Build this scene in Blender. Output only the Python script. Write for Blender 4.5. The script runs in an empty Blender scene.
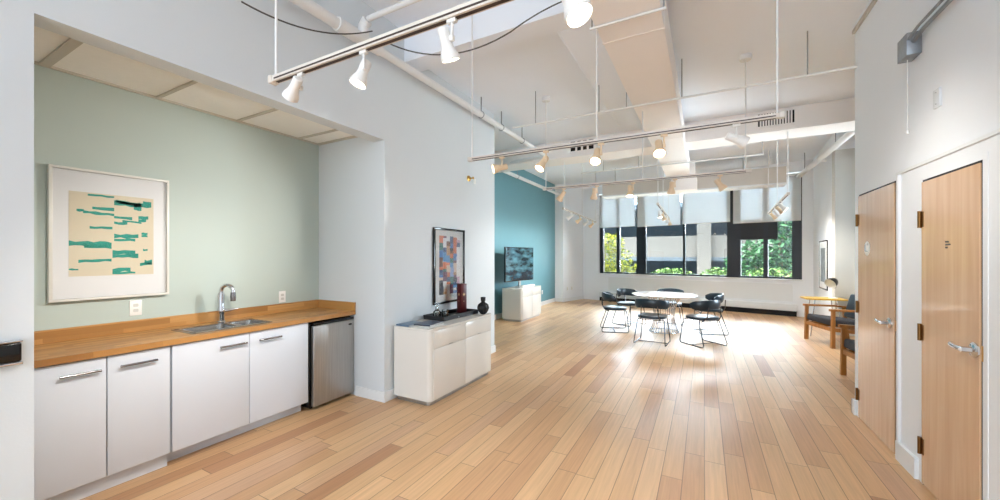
import bpy, bmesh, math, random
from mathutils import Vector, Matrix, Quaternion
PI = math.pi
random.seed(7)
S = bpy.context.scene
COL = S.collection

# ------------------------------------------------------------------ materials
def lin(c):
    return tuple(((v/255)/12.92 if v/255 <= .04045 else ((v/255+.055)/1.055)**2.4) for v in c)

def new_mat(name):
    m = bpy.data.materials.new(name); m.use_nodes = True
    nt = m.node_tree; b = nt.nodes['Principled BSDF']
    return m, nt, b

def N(nt, t, **kw):
    n = nt.nodes.new(t)
    for k, v in kw.items(): setattr(n, k, v)
    return n

def mat(name, rgb, rough=.5, metal=0., spec=.5, vary=.0, scale=6., bump=0., bscale=40., coat=0.):
    m, nt, b = new_mat(name)
    c = lin(rgb)
    b.inputs['Roughness'].default_value = rough
    b.inputs['Metallic'].default_value = metal
    b.inputs['Specular IOR Level'].default_value = spec
    b.inputs['Coat Weight'].default_value = coat
    tc = N(nt, 'ShaderNodeTexCoord')
    nz = N(nt, 'ShaderNodeTexNoise'); nz.inputs['Scale'].default_value = scale; nz.inputs['Detail'].default_value = 3
    nt.links.new(tc.outputs['Object'], nz.inputs['Vector'])
    r = N(nt, 'ShaderNodeMix', data_type='RGBA')
    r.inputs['A'].default_value = tuple(v*(1-vary) for v in c)+(1,)
    r.inputs['B'].default_value = tuple(min(1, v*(1+vary)) for v in c)+(1,)
    nt.links.new(nz.outputs['Fac'], r.inputs['Factor'])
    nt.links.new(r.outputs['Result'], b.inputs['Base Color'])
    if bump:
        n2 = N(nt, 'ShaderNodeTexNoise'); n2.inputs['Scale'].default_value = bscale; n2.inputs['Detail'].default_value = 4
        nt.links.new(tc.outputs['Object'], n2.inputs['Vector'])
        bp = N(nt, 'ShaderNodeBump'); bp.inputs['Strength'].default_value = bump; bp.inputs['Distance'].default_value = .01
        nt.links.new(n2.outputs['Fac'], bp.inputs['Height']); nt.links.new(bp.outputs['Normal'], b.inputs['Normal'])
    return m

def emit(name, rgb, strength):
    m, nt, b = new_mat(name)
    b.inputs['Base Color'].default_value = lin(rgb)+(1,)
    b.inputs['Emission Color'].default_value = lin(rgb)+(1,)
    b.inputs['Emission Strength'].default_value = strength
    return m

def planks(name, along, across, width, length, ramp, gap=.004, rough=.35, grain=.12, spec=.5, gapdark=.35, coat=0.):
    """boards running along one object axis, each with its own tone; every row starts at its own offset"""
    m, nt, b = new_mat(name)
    L = nt.links.new
    tc = N(nt, 'ShaderNodeTexCoord'); sx = N(nt, 'ShaderNodeSeparateXYZ'); L(tc.outputs['Object'], sx.inputs[0])
    def M(op, a, bb=None):
        n = N(nt, 'ShaderNodeMath', operation=op)
        for i, v in enumerate((a, bb)):
            if v is None: continue
            if isinstance(v, (int, float)): n.inputs[i].default_value = v
            else: L(v, n.inputs[i])
        return n.outputs[0]
    U = sx.outputs[across]; V = sx.outputs[along]
    u = M('DIVIDE', U, width); row = M('FLOOR', u)
    wn = N(nt, 'ShaderNodeTexWhiteNoise', noise_dimensions='1D'); L(row, wn.inputs['W'])
    v = M('ADD', M('DIVIDE', V, length), M('MULTIPLY', wn.outputs['Value'], 7.3)); col = M('FLOOR', v)
    cb = N(nt, 'ShaderNodeCombineXYZ'); L(row, cb.inputs[0]); L(col, cb.inputs[1])
    w2 = N(nt, 'ShaderNodeTexWhiteNoise', noise_dimensions='3D'); L(cb.outputs[0], w2.inputs['Vector'])
    cr = N(nt, 'ShaderNodeValToRGB'); cr.color_ramp.interpolation = 'LINEAR'
    el = cr.color_ramp.elements
    while len(el) < len(ramp): el.new(.5)
    for e, (p, c) in zip(el, ramp): e.position = p; e.color = lin(c)+(1,)
    L(w2.outputs['Value'], cr.inputs['Fac'])
    # grain
    mp = N(nt, 'ShaderNodeCombineXYZ')
    idx = {'X': 0, 'Y': 1, 'Z': 2}
    third = [a for a in 'XYZ' if a not in (along, across)][0]
    L(M('MULTIPLY', V, 2.2), mp.inputs[0]); L(M('MULTIPLY', U, 55.), mp.inputs[1])
    L(M('MULTIPLY', w2.outputs['Value'], 40.), mp.inputs[2])
    nz = N(nt, 'ShaderNodeTexNoise'); nz.inputs['Scale'].default_value = 1.; nz.inputs['Detail'].default_value = 4; nz.inputs['Distortion'].default_value = .6
    L(mp.outputs[0], nz.inputs['Vector'])
    g = M('ADD', M('MULTIPLY', M('SUBTRACT', nz.outputs['Fac'], .5), grain*2.4), 1.)
    # joints
    fu = M('FRACT', u); fv = M('FRACT', v)
    ju = M('LESS_THAN', fu, gap/width); jv = M('LESS_THAN', fv, gap/length)
    j = M('MAXIMUM', ju, jv)
    k = M('MULTIPLY', g, M('SUBTRACT', 1., M('MULTIPLY', j, gapdark)))
    hs = N(nt, 'ShaderNodeVectorMath', operation='SCALE'); L(cr.outputs['Color'], hs.inputs[0]); L(k, hs.inputs['Scale'])
    L(hs.outputs[0], b.inputs['Base Color'])
    b.inputs['Roughness'].default_value = rough; b.inputs['Specular IOR Level'].default_value = spec
    b.inputs['Coat Weight'].default_value = coat; b.inputs['Coat Roughness'].default_value = .25
    bp = N(nt, 'ShaderNodeBump'); bp.inputs['Strength'].default_value = .15; bp.inputs['Distance'].default_value = .002
    L(M('SUBTRACT', nz.outputs['Fac'], j), bp.inputs['Height']); L(bp.outputs['Normal'], b.inputs['Normal'])
    return m

def veneer(name, base, dark, rough=.32, coat=.0):
    m, nt, b = new_mat(name); L = nt.links.new
    tc = N(nt, 'ShaderNodeTexCoord'); mp = N(nt, 'ShaderNodeMapping'); mp.inputs['Scale'].default_value = (14, 14, .7)
    L(tc.outputs['Object'], mp.inputs['Vector'])
    nz = N(nt, 'ShaderNodeTexNoise'); nz.inputs['Scale'].default_value = 1.6; nz.inputs['Detail'].default_value = 5; nz.inputs['Distortion'].default_value = .4
    L(mp.outputs[0], nz.inputs['Vector'])
    cr = N(nt, 'ShaderNodeValToRGB'); e = cr.color_ramp.elements
    e[0].position = .3; e[0].color = lin(dark)+(1,); e[1].position = .7; e[1].color = lin(base)+(1,)
    L(nz.outputs['Fac'], cr.inputs['Fac']); L(cr.outputs['Color'], b.inputs['Base Color'])
    b.inputs['Roughness'].default_value = rough; b.inputs['Coat Weight'].default_value = coat
    return m

def brushed(name, rgb, rough=.35):
    m, nt, b = new_mat(name); L = nt.links.new
    tc = N(nt, 'ShaderNodeTexCoord'); mp = N(nt, 'ShaderNodeMapping'); mp.inputs['Scale'].default_value = (160, 160, 3)
    L(tc.outputs['Object'], mp.inputs['Vector'])
    nz = N(nt, 'ShaderNodeTexNoise'); nz.inputs['Scale'].default_value = 1; nz.inputs['Detail'].default_value = 2
    L(mp.outputs[0], nz.inputs['Vector'])
    r = N(nt, 'ShaderNodeMix', data_type='RGBA'); c = lin(rgb)
    r.inputs['A'].default_value = tuple(v*.75 for v in c)+(1,); r.inputs['B'].default_value = tuple(min(1, v*1.25) for v in c)+(1,)
    L(nz.outputs['Fac'], r.inputs['Factor']); L(r.outputs['Result'], b.inputs['Base Color'])
    b.inputs['Metallic'].default_value = .85; b.inputs['Roughness'].default_value = rough
    return m

def glass(name, tint=(1, 1, 1), ior=1.45, rough=.0):
    m, nt, b = new_mat(name); L = nt.links.new
    nt.nodes.remove(b); out = nt.nodes['Material Output']
    t = N(nt, 'ShaderNodeBsdfTransparent'); t.inputs['Color'].default_value = tint+(1,)
    g = N(nt, 'ShaderNodeBsdfGlossy'); g.inputs['Roughness'].default_value = rough
    f = N(nt, 'ShaderNodeFresnel'); f.inputs['IOR'].default_value = ior
    mx = N(nt, 'ShaderNodeMixShader'); L(f.outputs[0], mx.inputs[0]); L(t.outputs[0], mx.inputs[1]); L(g.outputs[0], mx.inputs[2])
    L(mx.outputs[0], out.inputs['Surface'])
    return m

def translucent(name, rgb, amt=.5):
    m, nt, b = new_mat(name); L = nt.links.new
    nt.nodes.remove(b); out = nt.nodes['Material Output']
    d = N(nt, 'ShaderNodeBsdfDiffuse'); t = N(nt, 'ShaderNodeBsdfTranslucent')
    tc = N(nt, 'ShaderNodeTexCoord'); wv = N(nt, 'ShaderNodeTexNoise'); wv.inputs['Scale'].default_value = 3
    L(tc.outputs['Object'], wv.inputs['Vector'])
    mixc = N(nt, 'ShaderNodeMix', data_type='RGBA'); c = lin(rgb)
    mixc.inputs['A'].default_value = tuple(v*.97 for v in c)+(1,); mixc.inputs['B'].default_value = c+(1,)
    L(wv.outputs['Fac'], mixc.inputs['Factor'])
    for n in (d, t): L(mixc.outputs['Result'], n.inputs['Color'])
    mx = N(nt, 'ShaderNodeMixShader'); mx.inputs[0].default_value = amt
    L(d.outputs[0], mx.inputs[1]); L(t.outputs[0], mx.inputs[2]); L(mx.outputs[0], out.inputs['Surface'])
    return m

def leafy(name, a, bcol):
    m, nt, b = new_mat(name); L = nt.links.new
    g = N(nt, 'ShaderNodeNewGeometry')
    cr = N(nt, 'ShaderNodeValToRGB'); e = cr.color_ramp.elements
    e[0].color = lin(a)+(1,); e[1].color = lin(bcol)+(1,)
    L(g.outputs['Random Per Island'], cr.inputs['Fac']); L(cr.outputs['Color'], b.inputs['Base Color'])
    b.inputs['Roughness'].default_value = .7; b.inputs['Specular IOR Level'].default_value = .08
    return m

M = {}
M['wall'] = mat('wall_white', (211, 217, 220), .6, vary=.015, scale=2, bump=.05, bscale=90)
M['wall_lit'] = mat('wall_white_lit', (234, 238, 242), .6, vary=.01, scale=2)  # same white paint, lightened to put extra light into the colour
M['wall_warm'] = mat('wall_pier_paint', (203, 203, 197), .6, vary=.015, scale=2, bump=.05, bscale=90)
M['green'] = mat('alcove_sage_paint', (181, 194, 187), .6, vary=.015, scale=2)
M['teal'] = mat('teal_paint', (98, 148, 160), .45, vary=.03, scale=3)
M['ceil'] = mat('ceiling_paint', (240, 245, 252), .7, vary=.015, scale=2)  # cool light tinted into the white to offset the floor's warm bounce
M['trim'] = mat('trim_paint', (228, 231, 232), .45)
M['tile'] = mat('alcove_ceiling_tile', (248, 246, 240), .7, vary=.03, scale=25)
M['grid'] = mat('ceiling_grid_metal', (196, 190, 178), .5)
M['floor'] = planks('oak_floor', 'Y', 'X', .13, 1.15,
    [(0., (170, 124, 88)), (.06, (194, 150, 110)), (.45, (206, 166, 122)), (.8, (213, 175, 132)), (1., (196, 156, 122))],
    gap=.005, rough=.38, grain=.2, gapdark=.55, spec=.6)
M['counter'] = planks('butcher_block', 'Y', 'X', .045, .34,
    [(0., (150, 104, 54)), (.4, (176, 128, 72)), (.75, (192, 146, 88)), (1., (164, 116, 62))], gap=.0015, rough=.38, grain=.16, gapdark=.3)
M['splash'] = planks('butcher_block_edge', 'Y', 'Z', .045, .4,
    [(0., (154, 108, 56)), (.5, (180, 132, 74)), (1., (194, 148, 90))], gap=.001, rough=.4, grain=.16, gapdark=.2)
M['door'] = veneer('maple_veneer', (220, 184, 148), (205, 167, 130), .26, .3)
M['oak'] = veneer('oak_chair_wood', (176, 118, 56), (142, 90, 38), .4)
M['cab'] = mat('cabinet_white', (208, 214, 222), .35, vary=.01)
M['cream'] = mat('credenza_lacquer', (222, 219, 212), .22, vary=.01)
M['dark'] = mat('black_matte', (26, 25, 26), .5, vary=.1)
M['gap'] = mat('shadow_gap_black', (16, 14, 14), .8)
M['blackgloss'] = mat('black_gloss', (14, 14, 16), .12)
M['frame_black'] = mat('window_frame_black', (22, 24, 32), .4)
M['chrome'] = mat('chrome', (214, 216, 220), .12, 1.)
M['handle'] = mat('handle_steel', (128, 128, 130), .22, 1.)
M['chair_metal'] = mat('chair_wire_metal', (96, 98, 104), .2, 1.)
M['steel'] = brushed('brushed_steel', (176, 174, 170), .38)
M['sink'] = brushed('sink_steel', (160, 160, 158), .25)
M['bronze'] = mat('hinge_bronze', (120, 84, 44), .35, .9)
M['brass'] = mat('brass', (200, 156, 84), .3, 1.)
M['galv'] = mat('galvanized', (150, 154, 158), .45, .8, vary=.15, scale=30)
M['white_metal'] = mat('white_painted_metal', (226, 226, 225), .4)
M['lamp_white'] = mat('lamp_white_enamel', (232, 230, 226), .3)
M['lamp_cream'] = mat('lamp_white_warm_lit', (226, 200, 166), .35)  # white enamel with warm lamplight tinted into the colour
M['rail'] = mat('track_rail_paint', (216, 208, 198), .4)
M['slot'] = mat('track_slot_brown', (58, 40, 30), .5)
M['lens'] = emit('lamp_lens_glow', (255, 240, 214), 9.)
M['lens_off'] = mat('lamp_lens_glass', (225, 220, 210), .1)
M['navy'] = mat('navy_vinyl', (24, 42, 54), .3, vary=.12, scale=20)
M['charcoal'] = mat('charcoal_fabric', (36, 37, 44), .75, vary=.15, scale=60, bump=.2, bscale=300)
M['marble'] = mat('white_marble', (240, 240, 240), .12, vary=.03, scale=5)
M['mustard'] = mat('mustard_lacquer', (206, 166, 54), .35)
M['blind'] = translucent('roller_blind_fabric', (236, 240, 242), .35)
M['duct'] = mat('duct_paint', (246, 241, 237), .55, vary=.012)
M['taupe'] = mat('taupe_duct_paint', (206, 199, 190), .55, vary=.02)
M['cable'] = mat('cable_grey', (70, 67, 64), .5)
M['glass'] = glass('window_glass', (.95, .97, .97))
M['clear'] = glass('clear_glass', (.93, .95, .95), 1.5)
M['picglass'] = glass('picture_glass', (1, 1, 1), 1.2, .02)
M['mirror'] = mat('mirror_silver', (225, 230, 235), .03, 1.)
M['mat'] = mat('white_mat_board', (226, 227, 226), .7)
M['sheet'] = mat('print_beige_paper', (214, 204, 178), .7, vary=.02)
M['ink'] = mat('teal_ink', (22, 146, 128), .6, vary=.25, scale=60)
M['silverframe'] = mat('silver_white_frame', (216, 214, 206), .3)
M['plastic'] = mat('white_plastic', (236, 236, 232), .3)
M['maroon'] = mat('maroon_box', (84, 24, 26), .4)
M['gold'] = mat('gold_print', (214, 176, 130), .4, .5)
M['screen'] = None
M['concrete'] = mat('garage_concrete', (70, 67, 64), .85, vary=.1, scale=4, bump=.3, bscale=12)
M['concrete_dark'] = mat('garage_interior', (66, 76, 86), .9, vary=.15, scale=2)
M['asphalt'] = mat('pale_paving', (186, 186, 182), .9, vary=.1, scale=8)
M['bark'] = mat('bark', (88, 72, 56), .9, vary=.25, scale=14, bump=.5, bscale=20)
M['leaf_y'] = leafy('yellow_green_leaf', (36, 52, 14), (108, 106, 30))
M['leaf_g'] = leafy('green_leaf', (10, 34, 22), (46, 78, 48))
M['leaf_h'] = leafy('hedge_leaf', (22, 46, 20), (70, 90, 42))
M['carpaint'] = mat('car_paint_blue_grey', (70, 92, 116), .2, .3, coat=.6)
M['tyre'] = mat('tyre_rubber', (24, 24, 24), .8)

def screen_mat():
    m, nt, b = new_mat('television_screen'); L = nt.links.new
    tc = N(nt, 'ShaderNodeTexCoord'); mp = N(nt, 'ShaderNodeMapping'); mp.inputs['Scale'].default_value = (1.2, 1, 3.2)
    L(tc.outputs['Object'], mp.inputs['Vector'])
    nz = N(nt, 'ShaderNodeTexNoise'); nz.inputs['Scale'].default_value = 2.4; nz.inputs['Detail'].default_value = 5
    L(mp.outputs[0], nz.inputs['Vector'])
    cr = N(nt, 'ShaderNodeValToRGB'); e = cr.color_ramp.elements
    e[0].position = .42; e[0].color = (.004, .008, .016, 1); e[1].position = .7; e[1].color = (.07, .17, .22, 1)
    L(nz.outputs['Fac'], cr.inputs['Fac']); L(cr.outputs['Color'], b.inputs['Base Color']); L(cr.outputs['Color'], b.inputs['Emission Color'])
    b.inputs['Emission Strength'].default_value = .35; b.inputs['Roughness'].default_value = .12
    return m
M['screen'] = screen_mat()

# ------------------------------------------------------------------ mesh helpers
class MB:
    """collects shapes and links them as ONE mesh object"""
    def __init__(s): s.bm = bmesh.new(); s.smooth = []
    def _face(s, vs, sm=False):
        try:
            f = s.bm.faces.new(vs); f.smooth = sm
            return f
        except ValueError: return None
    def box(s, x0, x1, y0, y1, z0, z1, bevel=0., seg=2, mtx=None):
        x0, x1 = min(x0, x1), max(x0, x1); y0, y1 = min(y0, y1), max(y0, y1); z0, z1 = min(z0, z1), max(z0, z1)
        c = [(x0,y0,z0),(x1,y0,z0),(x1,y1,z0),(x0,y1,z0),(x0,y0,z1),(x1,y0,z1),(x1,y1,z1),(x0,y1,z1)]
        v = [s.bm.verts.new(mtx @ Vector(p) if mtx else p) for p in c]
        fs = [s._face([v[i] for i in q]) for q in ((3,2,1,0),(4,5,6,7),(0,1,5,4),(1,2,6,5),(2,3,7,6),(3,0,4,7))]
        if bevel > 0:
            ed = list({e for f in fs for e in f.edges})
            bmesh.ops.bevel(s.bm, geom=ed, offset=bevel, segments=seg, profile=.5, affect='EDGES')
        return s
    def prism(s, poly, z0, z1, mtx=None, smooth=False, axis='Z'):
        """polygon (2D) extruded along an axis"""
        def P(p, z):
            q = {'Z': (p[0], p[1], z), 'X': (z, p[0], p[1]), 'Y': (p[0], z, p[1])}[axis]
            return mtx @ Vector(q) if mtx else q
        a = [s.bm.verts.new(P(p, z0)) for p in poly]; b = [s.bm.verts.new(P(p, z1)) for p in poly]
        n = len(poly)
        s._face(list(reversed(a))); s._face(b)
        for i in range(n): s._face([a[i], a[(i+1) % n], b[(i+1) % n], b[i]], smooth)
        return s
    def tube(s, pts, r, seg=8, closed=False, cap=True):
        pts = [Vector(p) for p in pts]; n = len(pts)
        rr = r if isinstance(r, (list, tuple)) else [r]*n
        rings = []; up = None
        for i, p in enumerate(pts):
            if closed: t = (pts[(i+1) % n]-pts[i-1])
            else: t = pts[min(i+1, n-1)]-pts[max(i-1, 0)]
            if t.length < 1e-9: t = Vector((0, 0, 1))
            t.normalize()
            if up is None:
                up = t.orthogonal().normalized()
            else:
                up = up - t*up.dot(t)
                up = up.normalized() if up.length > 1e-6 else t.orthogonal().normalized()
            w = t.cross(up)
            rings.append([s.bm.verts.new(p+(up*math.cos(2*PI*k/seg)+w*math.sin(2*PI*k/seg))*rr[i]) for k in range(seg)])
        for i in range(n if closed else n-1):
            a, b = rings[i], rings[(i+1) % n]
            for k in range(seg): s._face([a[k], a[(k+1) % seg], b[(k+1) % seg], b[k]], True)
        if cap and not closed:
            s._face(list(reversed(rings[0]))); s._face(rings[-1])
        return s
    def cyl(s, a, b, r, seg=12, r2=None):
        return s.tube([a, b], [r, r if r2 is None else r2], seg)
    def lathe(s, prof, seg=24, mtx=None, cap=True):
        """prof: list of (radius, z)"""
        rings = []
        for r, z in prof:
            ring = []
            for k in range(seg):
                p = Vector((r*math.cos(2*PI*k/seg), r*math.sin(2*PI*k/seg), z))
                ring.append(s.bm.verts.new(mtx @ p if mtx else p))
            rings.append(ring)
        for a, b in zip(rings, rings[1:]):
            for k in range(seg): s._face([a[k], a[(k+1) % seg], b[(k+1) % seg], b[k]], True)
        if cap:
            if prof[0][0] > 1e-5: s._face(list(reversed(rings[0])))
            if prof[-1][0] > 1e-5: s._face(rings[-1])
        return s
    def quad(s, pts):
        s._face([s.bm.verts.new(p) for p in pts]); return s
    def build(s, name, m, parent=None, loc=None, rot=None, sharp=True):
        bmesh.ops.remove_doubles(s.bm, verts=s.bm.verts, dist=1e-6)
        me = bpy.data.meshes.new(name); s.bm.normal_update(); s.bm.to_mesh(me); s.bm.free()
        for mm in (m if isinstance(m, (list, tuple)) else [m]): me.materials.append(mm)
        if sharp:
            try: me.set_sharp_from_angle(angle=math.radians(40))
            except Exception: pass
        o = bpy.data.objects.new(name, me); COL.objects.link(o)
        if parent: o.parent = parent
        if loc: o.location = loc
        if rot: o.rotation_euler = rot
        return o

def tag(o, label=None, cat=None, group=None, kind=None):
    if label: o['label'] = label
    if cat: o['category'] = cat
    if group: o['group'] = group
    if kind: o['kind'] = kind
    return o

def thing(name, label, cat, loc=(0, 0, 0), rz=0., group=None, kind=None):
    o = bpy.data.objects.new(name, None); COL.objects.link(o); o.empty_display_size = .1
    o.location = loc; o.rotation_euler = (0, 0, rz)
    return tag(o, label, cat, group, kind)

def struct(o, label, cat='room'):
    return tag(o, label, cat, None, 'structure')

def kids(o): return [c for c in bpy.data.objects if c.parent == o]
def dup(o, parent=None):
    c = o.copy(); COL.objects.link(c)
    if parent: c.parent = parent
    for ch in kids(o): dup(ch, c)
    return c

def rrect(w, d, r, n=6, cx=0, cy=0):
    out = []
    for (sx, sy, a0) in ((1, 1, 0), (-1, 1, PI/2), (-1, -1, PI), (1, -1, 1.5*PI)):
        for k in range(n+1):
            a = a0+PI/2*k/n
            out.append((cx+sx*(w/2-r)+r*math.cos(a), cy+sy*(d/2-r)+r*math.sin(a)))
    return out

# ------------------------------------------------------------------ camera
TH = math.atan(204/380.)
cam = bpy.data.objects.new('camera', bpy.data.cameras.new('camera')); COL.objects.link(cam)
cam.location = (0, 0, 1.5); cam.rotation_euler = (PI/2, 0, TH)
cam.data.sensor_width = 36; cam.data.lens = 36*.380; cam.data.shift_y = .006; cam.data.clip_start = .02
S.camera = cam

# ------------------------------------------------------------------ room shell
XL, XA, XR, XT = -2.89, -3.92, 1.27, -4.33
Y0, YA, YB, YC, YRE = -6.0, .56, 2.876, 5.20, 4.80
ZC, ZN, ZF = 3.72, 3.95, 3.85
TOP = 4.15
# window wall line
WS = -.2242
def wy(x): return 12.978+WS*(x+3.214)
WN = Vector((-WS, 1, 0)).normalized(); WT = Vector((1, WS, 0)).normalized()
WA = math.atan(WS)
def wpt(x, off=0., z=0.):     # point on the window wall at room x, moved outward by off
    p = Vector((x, wy(x), z))+WN*off
    return p
WMTX = Matrix.Translation((-3.214, 12.978, 0)) @ Matrix.Rotation(WA, 4, 'Z')   # local: x along the wall, y outward, z up
def wu(x): return (x+3.214)/math.cos(WA)

FAR = [(-4.5, 13.38), (3.5, wy(3.5)+.28)]
b = MB(); b.prism([(-4.5, Y0), (3.5, Y0), FAR[1], FAR[0]], -.12, 0)
struct(b.build('floor', M['floor']), 'light oak plank floor running the length of the room', 'floor')
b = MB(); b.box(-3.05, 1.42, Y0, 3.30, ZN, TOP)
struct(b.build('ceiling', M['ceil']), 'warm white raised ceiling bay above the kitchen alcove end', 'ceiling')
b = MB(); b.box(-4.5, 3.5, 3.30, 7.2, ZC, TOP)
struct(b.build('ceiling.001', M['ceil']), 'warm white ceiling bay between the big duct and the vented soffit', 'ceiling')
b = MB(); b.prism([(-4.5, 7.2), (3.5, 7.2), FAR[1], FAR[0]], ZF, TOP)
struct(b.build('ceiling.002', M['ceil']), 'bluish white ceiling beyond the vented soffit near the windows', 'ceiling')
# cross beam with its grey face, long plaster beam
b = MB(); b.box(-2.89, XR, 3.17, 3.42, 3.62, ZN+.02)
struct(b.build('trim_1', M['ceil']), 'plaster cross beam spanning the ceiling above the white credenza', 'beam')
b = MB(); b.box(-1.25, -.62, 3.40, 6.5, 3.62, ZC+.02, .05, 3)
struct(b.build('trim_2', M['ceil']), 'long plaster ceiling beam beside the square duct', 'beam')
b = MB(); b.box(XT, 3.2, 7.03, 7.58, 3.39, ZF+.02)
struct(b.build('trim_3', M['duct']), 'deep ceiling soffit holding the two air grilles', 'soffit')

# left wall with alcove
b = MB()
b.box(-4.05, XL, Y0, YA, 0, TOP)
b.box(XL-.16, XL, YA, YB, 2.69, TOP)
b.box(-4.45, XL, YB, YC, 0, TOP)
struct(b.build('wall_left', M['wall']), 'white painted wall framing the kitchen alcove', 'wall')
b = MB(); b.box(-4.10, XA, YA, YB, 0, 2.95)
struct(b.build('wall_alcove', M['green']), 'pale sage green back wall of the kitchen alcove', 'wall')
# alcove ceiling: tiles with grid strips
b = MB(); b.box(XA, XL-.16, YA, YB, 2.79, 2.95)
ac = struct(b.build('ceiling_alcove', M['tile']), 'cream tiled dropped ceiling inside the kitchen alcove', 'ceiling')
b = MB()
b.box(XA, XA+.02, YA, YB, 2.775, 2.79); b.box(XL-.19, XL-.16, YA, YB, 2.775, 2.79)
for y, w in ((.80, .05), (1.40, .022), (2.0, .022), (2.62, .022), (2.86, .03)): b.box(XA+.02, XL-.19, y-w/2, y+w/2, 2.775, 2.79)
b.build('ceiling_grid', M['grid'], ac)
# teal recess wall
b = MB(); b.box(-4.45, XT, YC, 11.9, 0, TOP)
struct(b.build('wall_teal', M['teal']), 'teal painted wall behind the television', 'wall')
b = MB(); b.prism([(-4.45, 11.9), (-4.05, 11.9), (-3.72, 13.10), (-3.78, 13.4), (-4.45, 13.4)], 0, TOP)
struct(b.build('wall_pilaster', M['wall_lit']), 'white pilaster between the teal wall and the windows', 'wall')

# window wall with the opening (local frame of the wall)
WL, WRt, SZ, HZ = wu(-3.15), wu(2.13), .885, 3.60
b = MB()
for x0, x1, z0, z1 in ((wu(-3.80), WL, 0, TOP), (WRt, wu(2.60), 0, TOP), (WL, WRt, 0, SZ), (WL, WRt, HZ, TOP)):
    b.box(x0, x1, 0, .32, z0, z1, mtx=WMTX)
struct(b.build('wall_window', M['wall_lit']), 'white wall around the long window band', 'wall')
b = MB(); b.box(WL-.03, WRt+.03, -.05, .20, SZ, SZ+.03, .006, 2, mtx=WMTX)
struct(b.build('trim_4', M['trim']), 'white window sill under the long window band', 'sill')

# right side
b = MB(); b.box(XR, 1.42, Y0, YRE, 0, TOP)
struct(b.build('wall_right', M['wall_lit']), 'white wall holding the two maple doors', 'wall')
b = MB(); b.box(3.2, 3.35, 4.45, 7.4, 0, TOP); b.box(3.2, 3.35, 9.1, 9.6, 0, TOP); b.box(3.2, 3.35, 7.4, 9.1, 0, .9); b.box(3.2, 3.35, 7.4, 9.1, 3.2, TOP); b.box(1.42, 3.2, 4.45, 4.6, 0, TOP)  # opening added in this hidden wall to let daylight in
struct(b.build('wall_right_recess', M['wall']), 'white wall of the seating recess beyond the doors', 'wall')
b = MB(); b.box(2.2, 3.35, 9.40, 9.6, 0, 3.52)
struct(b.build('wall_pier', M['wall_warm']), 'greige pier behind the wooden armchairs', 'wall')
b = MB(); b.prism([(2.2, 9.6), (2.5, 9.6), (2.6, 12.1), (2.34, 11.9), (2.34, 11.733)], 0, TOP); b.box(2.2, 3.35, 9.40, 9.6, 3.52, TOP)
struct(b.build('wall_right_far', M['wall_lit']), 'white wall with the framed picture beside the windows', 'wall')
# wall-top strip at the right
b = MB(); b.box(XR-.02, XR, -.5, YRE, 3.62, 3.655)
struct(b.build('trim_5', M['grid']), 'thin strip along the top of the door wall', 'trim')
# surround over the two doors
b = MB()
b.box(XR-.018, XR, -1., 3.86, 2.095, 2.115)
b.box(XR-.018, XR, 3.835, 3.862, .14, 2.115)
struct(b.build('trim_6', M['trim']), 'slim white trim running over the near maple door', 'trim')

# baseboards
def base(name, label, boxes, mtx=None, h=.105):
    b = MB()
    for x0, x1, y0, y1 in boxes:
        b.box(x0, x1, y0, y1, 0, h, mtx=mtx)
    return struct(b.build(name, M['trim']), label, 'baseboard')
base('baseboard_left', 'white baseboard between alcove and credenza wall end', [(XL, XL+.014, YB-.014, YC+.014), (-3.30, XL, YB-.014, YB), (-4.3, XL, YC, YC+.014)])
base('baseboard_teal', 'white baseboard along the teal wall', [(XT, XT+.015, YC, 11.9), (XT, -4.05, 11.885, 11.9)], h=.12)
b = MB()
d = Vector((.33, 1.2, 0)).normalized(); n = Vector((d.y, -d.x, 0))
p0, p1 = Vector((-4.05, 11.9, 0)), Vector((-3.72, 13.10, 0))
b.prism([tuple(p0.xy), tuple((p0+n*.015).xy), tuple((p1+n*.015).xy), tuple(p1.xy)], 0, .11)
struct(b.build('baseboard_pilaster', M['trim']), 'white baseboard on the pilaster by the windows', 'baseboard')
base('baseboard_right', 'white baseboard between the two maple doors', [(XR-.022, XR, 3.575, 3.865), (XR-.022, XR, 4.735, 4.81), (XR-.022, 1.42, 4.80, 4.815)], h=.135)
base('baseboard_pier', 'white baseboard at the foot of the greige pier', [(2.2, 3.2, 9.386, 9.40)])

# ------------------------------------------------------------------ windows
def window(idx, label, x0, x1, posts, panes_z0=SZ+.03, top=HZ-.06):
    """posts: (x, width) of uprights inside; frame all round, one pane per bay"""
    w = struct(thing('window_%d' % idx, None, None), label, 'window')
    u0, u1 = wu(x0), wu(x1)
    f = MB(); y0, y1 = .10, .19
    f.box(u0, u1, y0, y1, panes_z0, panes_z0+.05, mtx=WMTX)
    f.box(u0, u1, y0, y1, top-.05, top, mtx=WMTX)
    for (x, wd) in posts: f.box(wu(x)-wd/2, wu(x)+wd/2, y0-.02*(wd > .09), y1, panes_z0, top, mtx=WMTX)
    f.build('window_frame', M['frame_black'], w)
    xs = sorted(posts)
    for (a, wa), (c, wc) in zip(xs, xs[1:]):
        g = MB(); g.box(wu(a)+wa/2, wu(c)-wc/2, .140, .148, panes_z0+.05, top-.05, mtx=WMTX)
        g.build('window_pane', M['glass'], w)
    return w
window(1, 'black framed two-pane window with the yellow green tree outside', -3.15, -1.68, [(-3.09, .12), (-2.52, .10), (-1.80, .24)])
window(2, 'wide window looking out on the concrete garage', -1.68, .58, [(-1.66, .04), (-.545, .055), (.56, .04)])
window(3, 'black framed window with green trees and black shade', .58, 2.13, [(.72, .28), (1.40, .10), (2.03, .20)])
w = struct(thing('window_4', None, None), 'added unseen side window letting daylight into the seating recess', 'window')  # unseen window added to bring daylight into the far room
f = MB()
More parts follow.
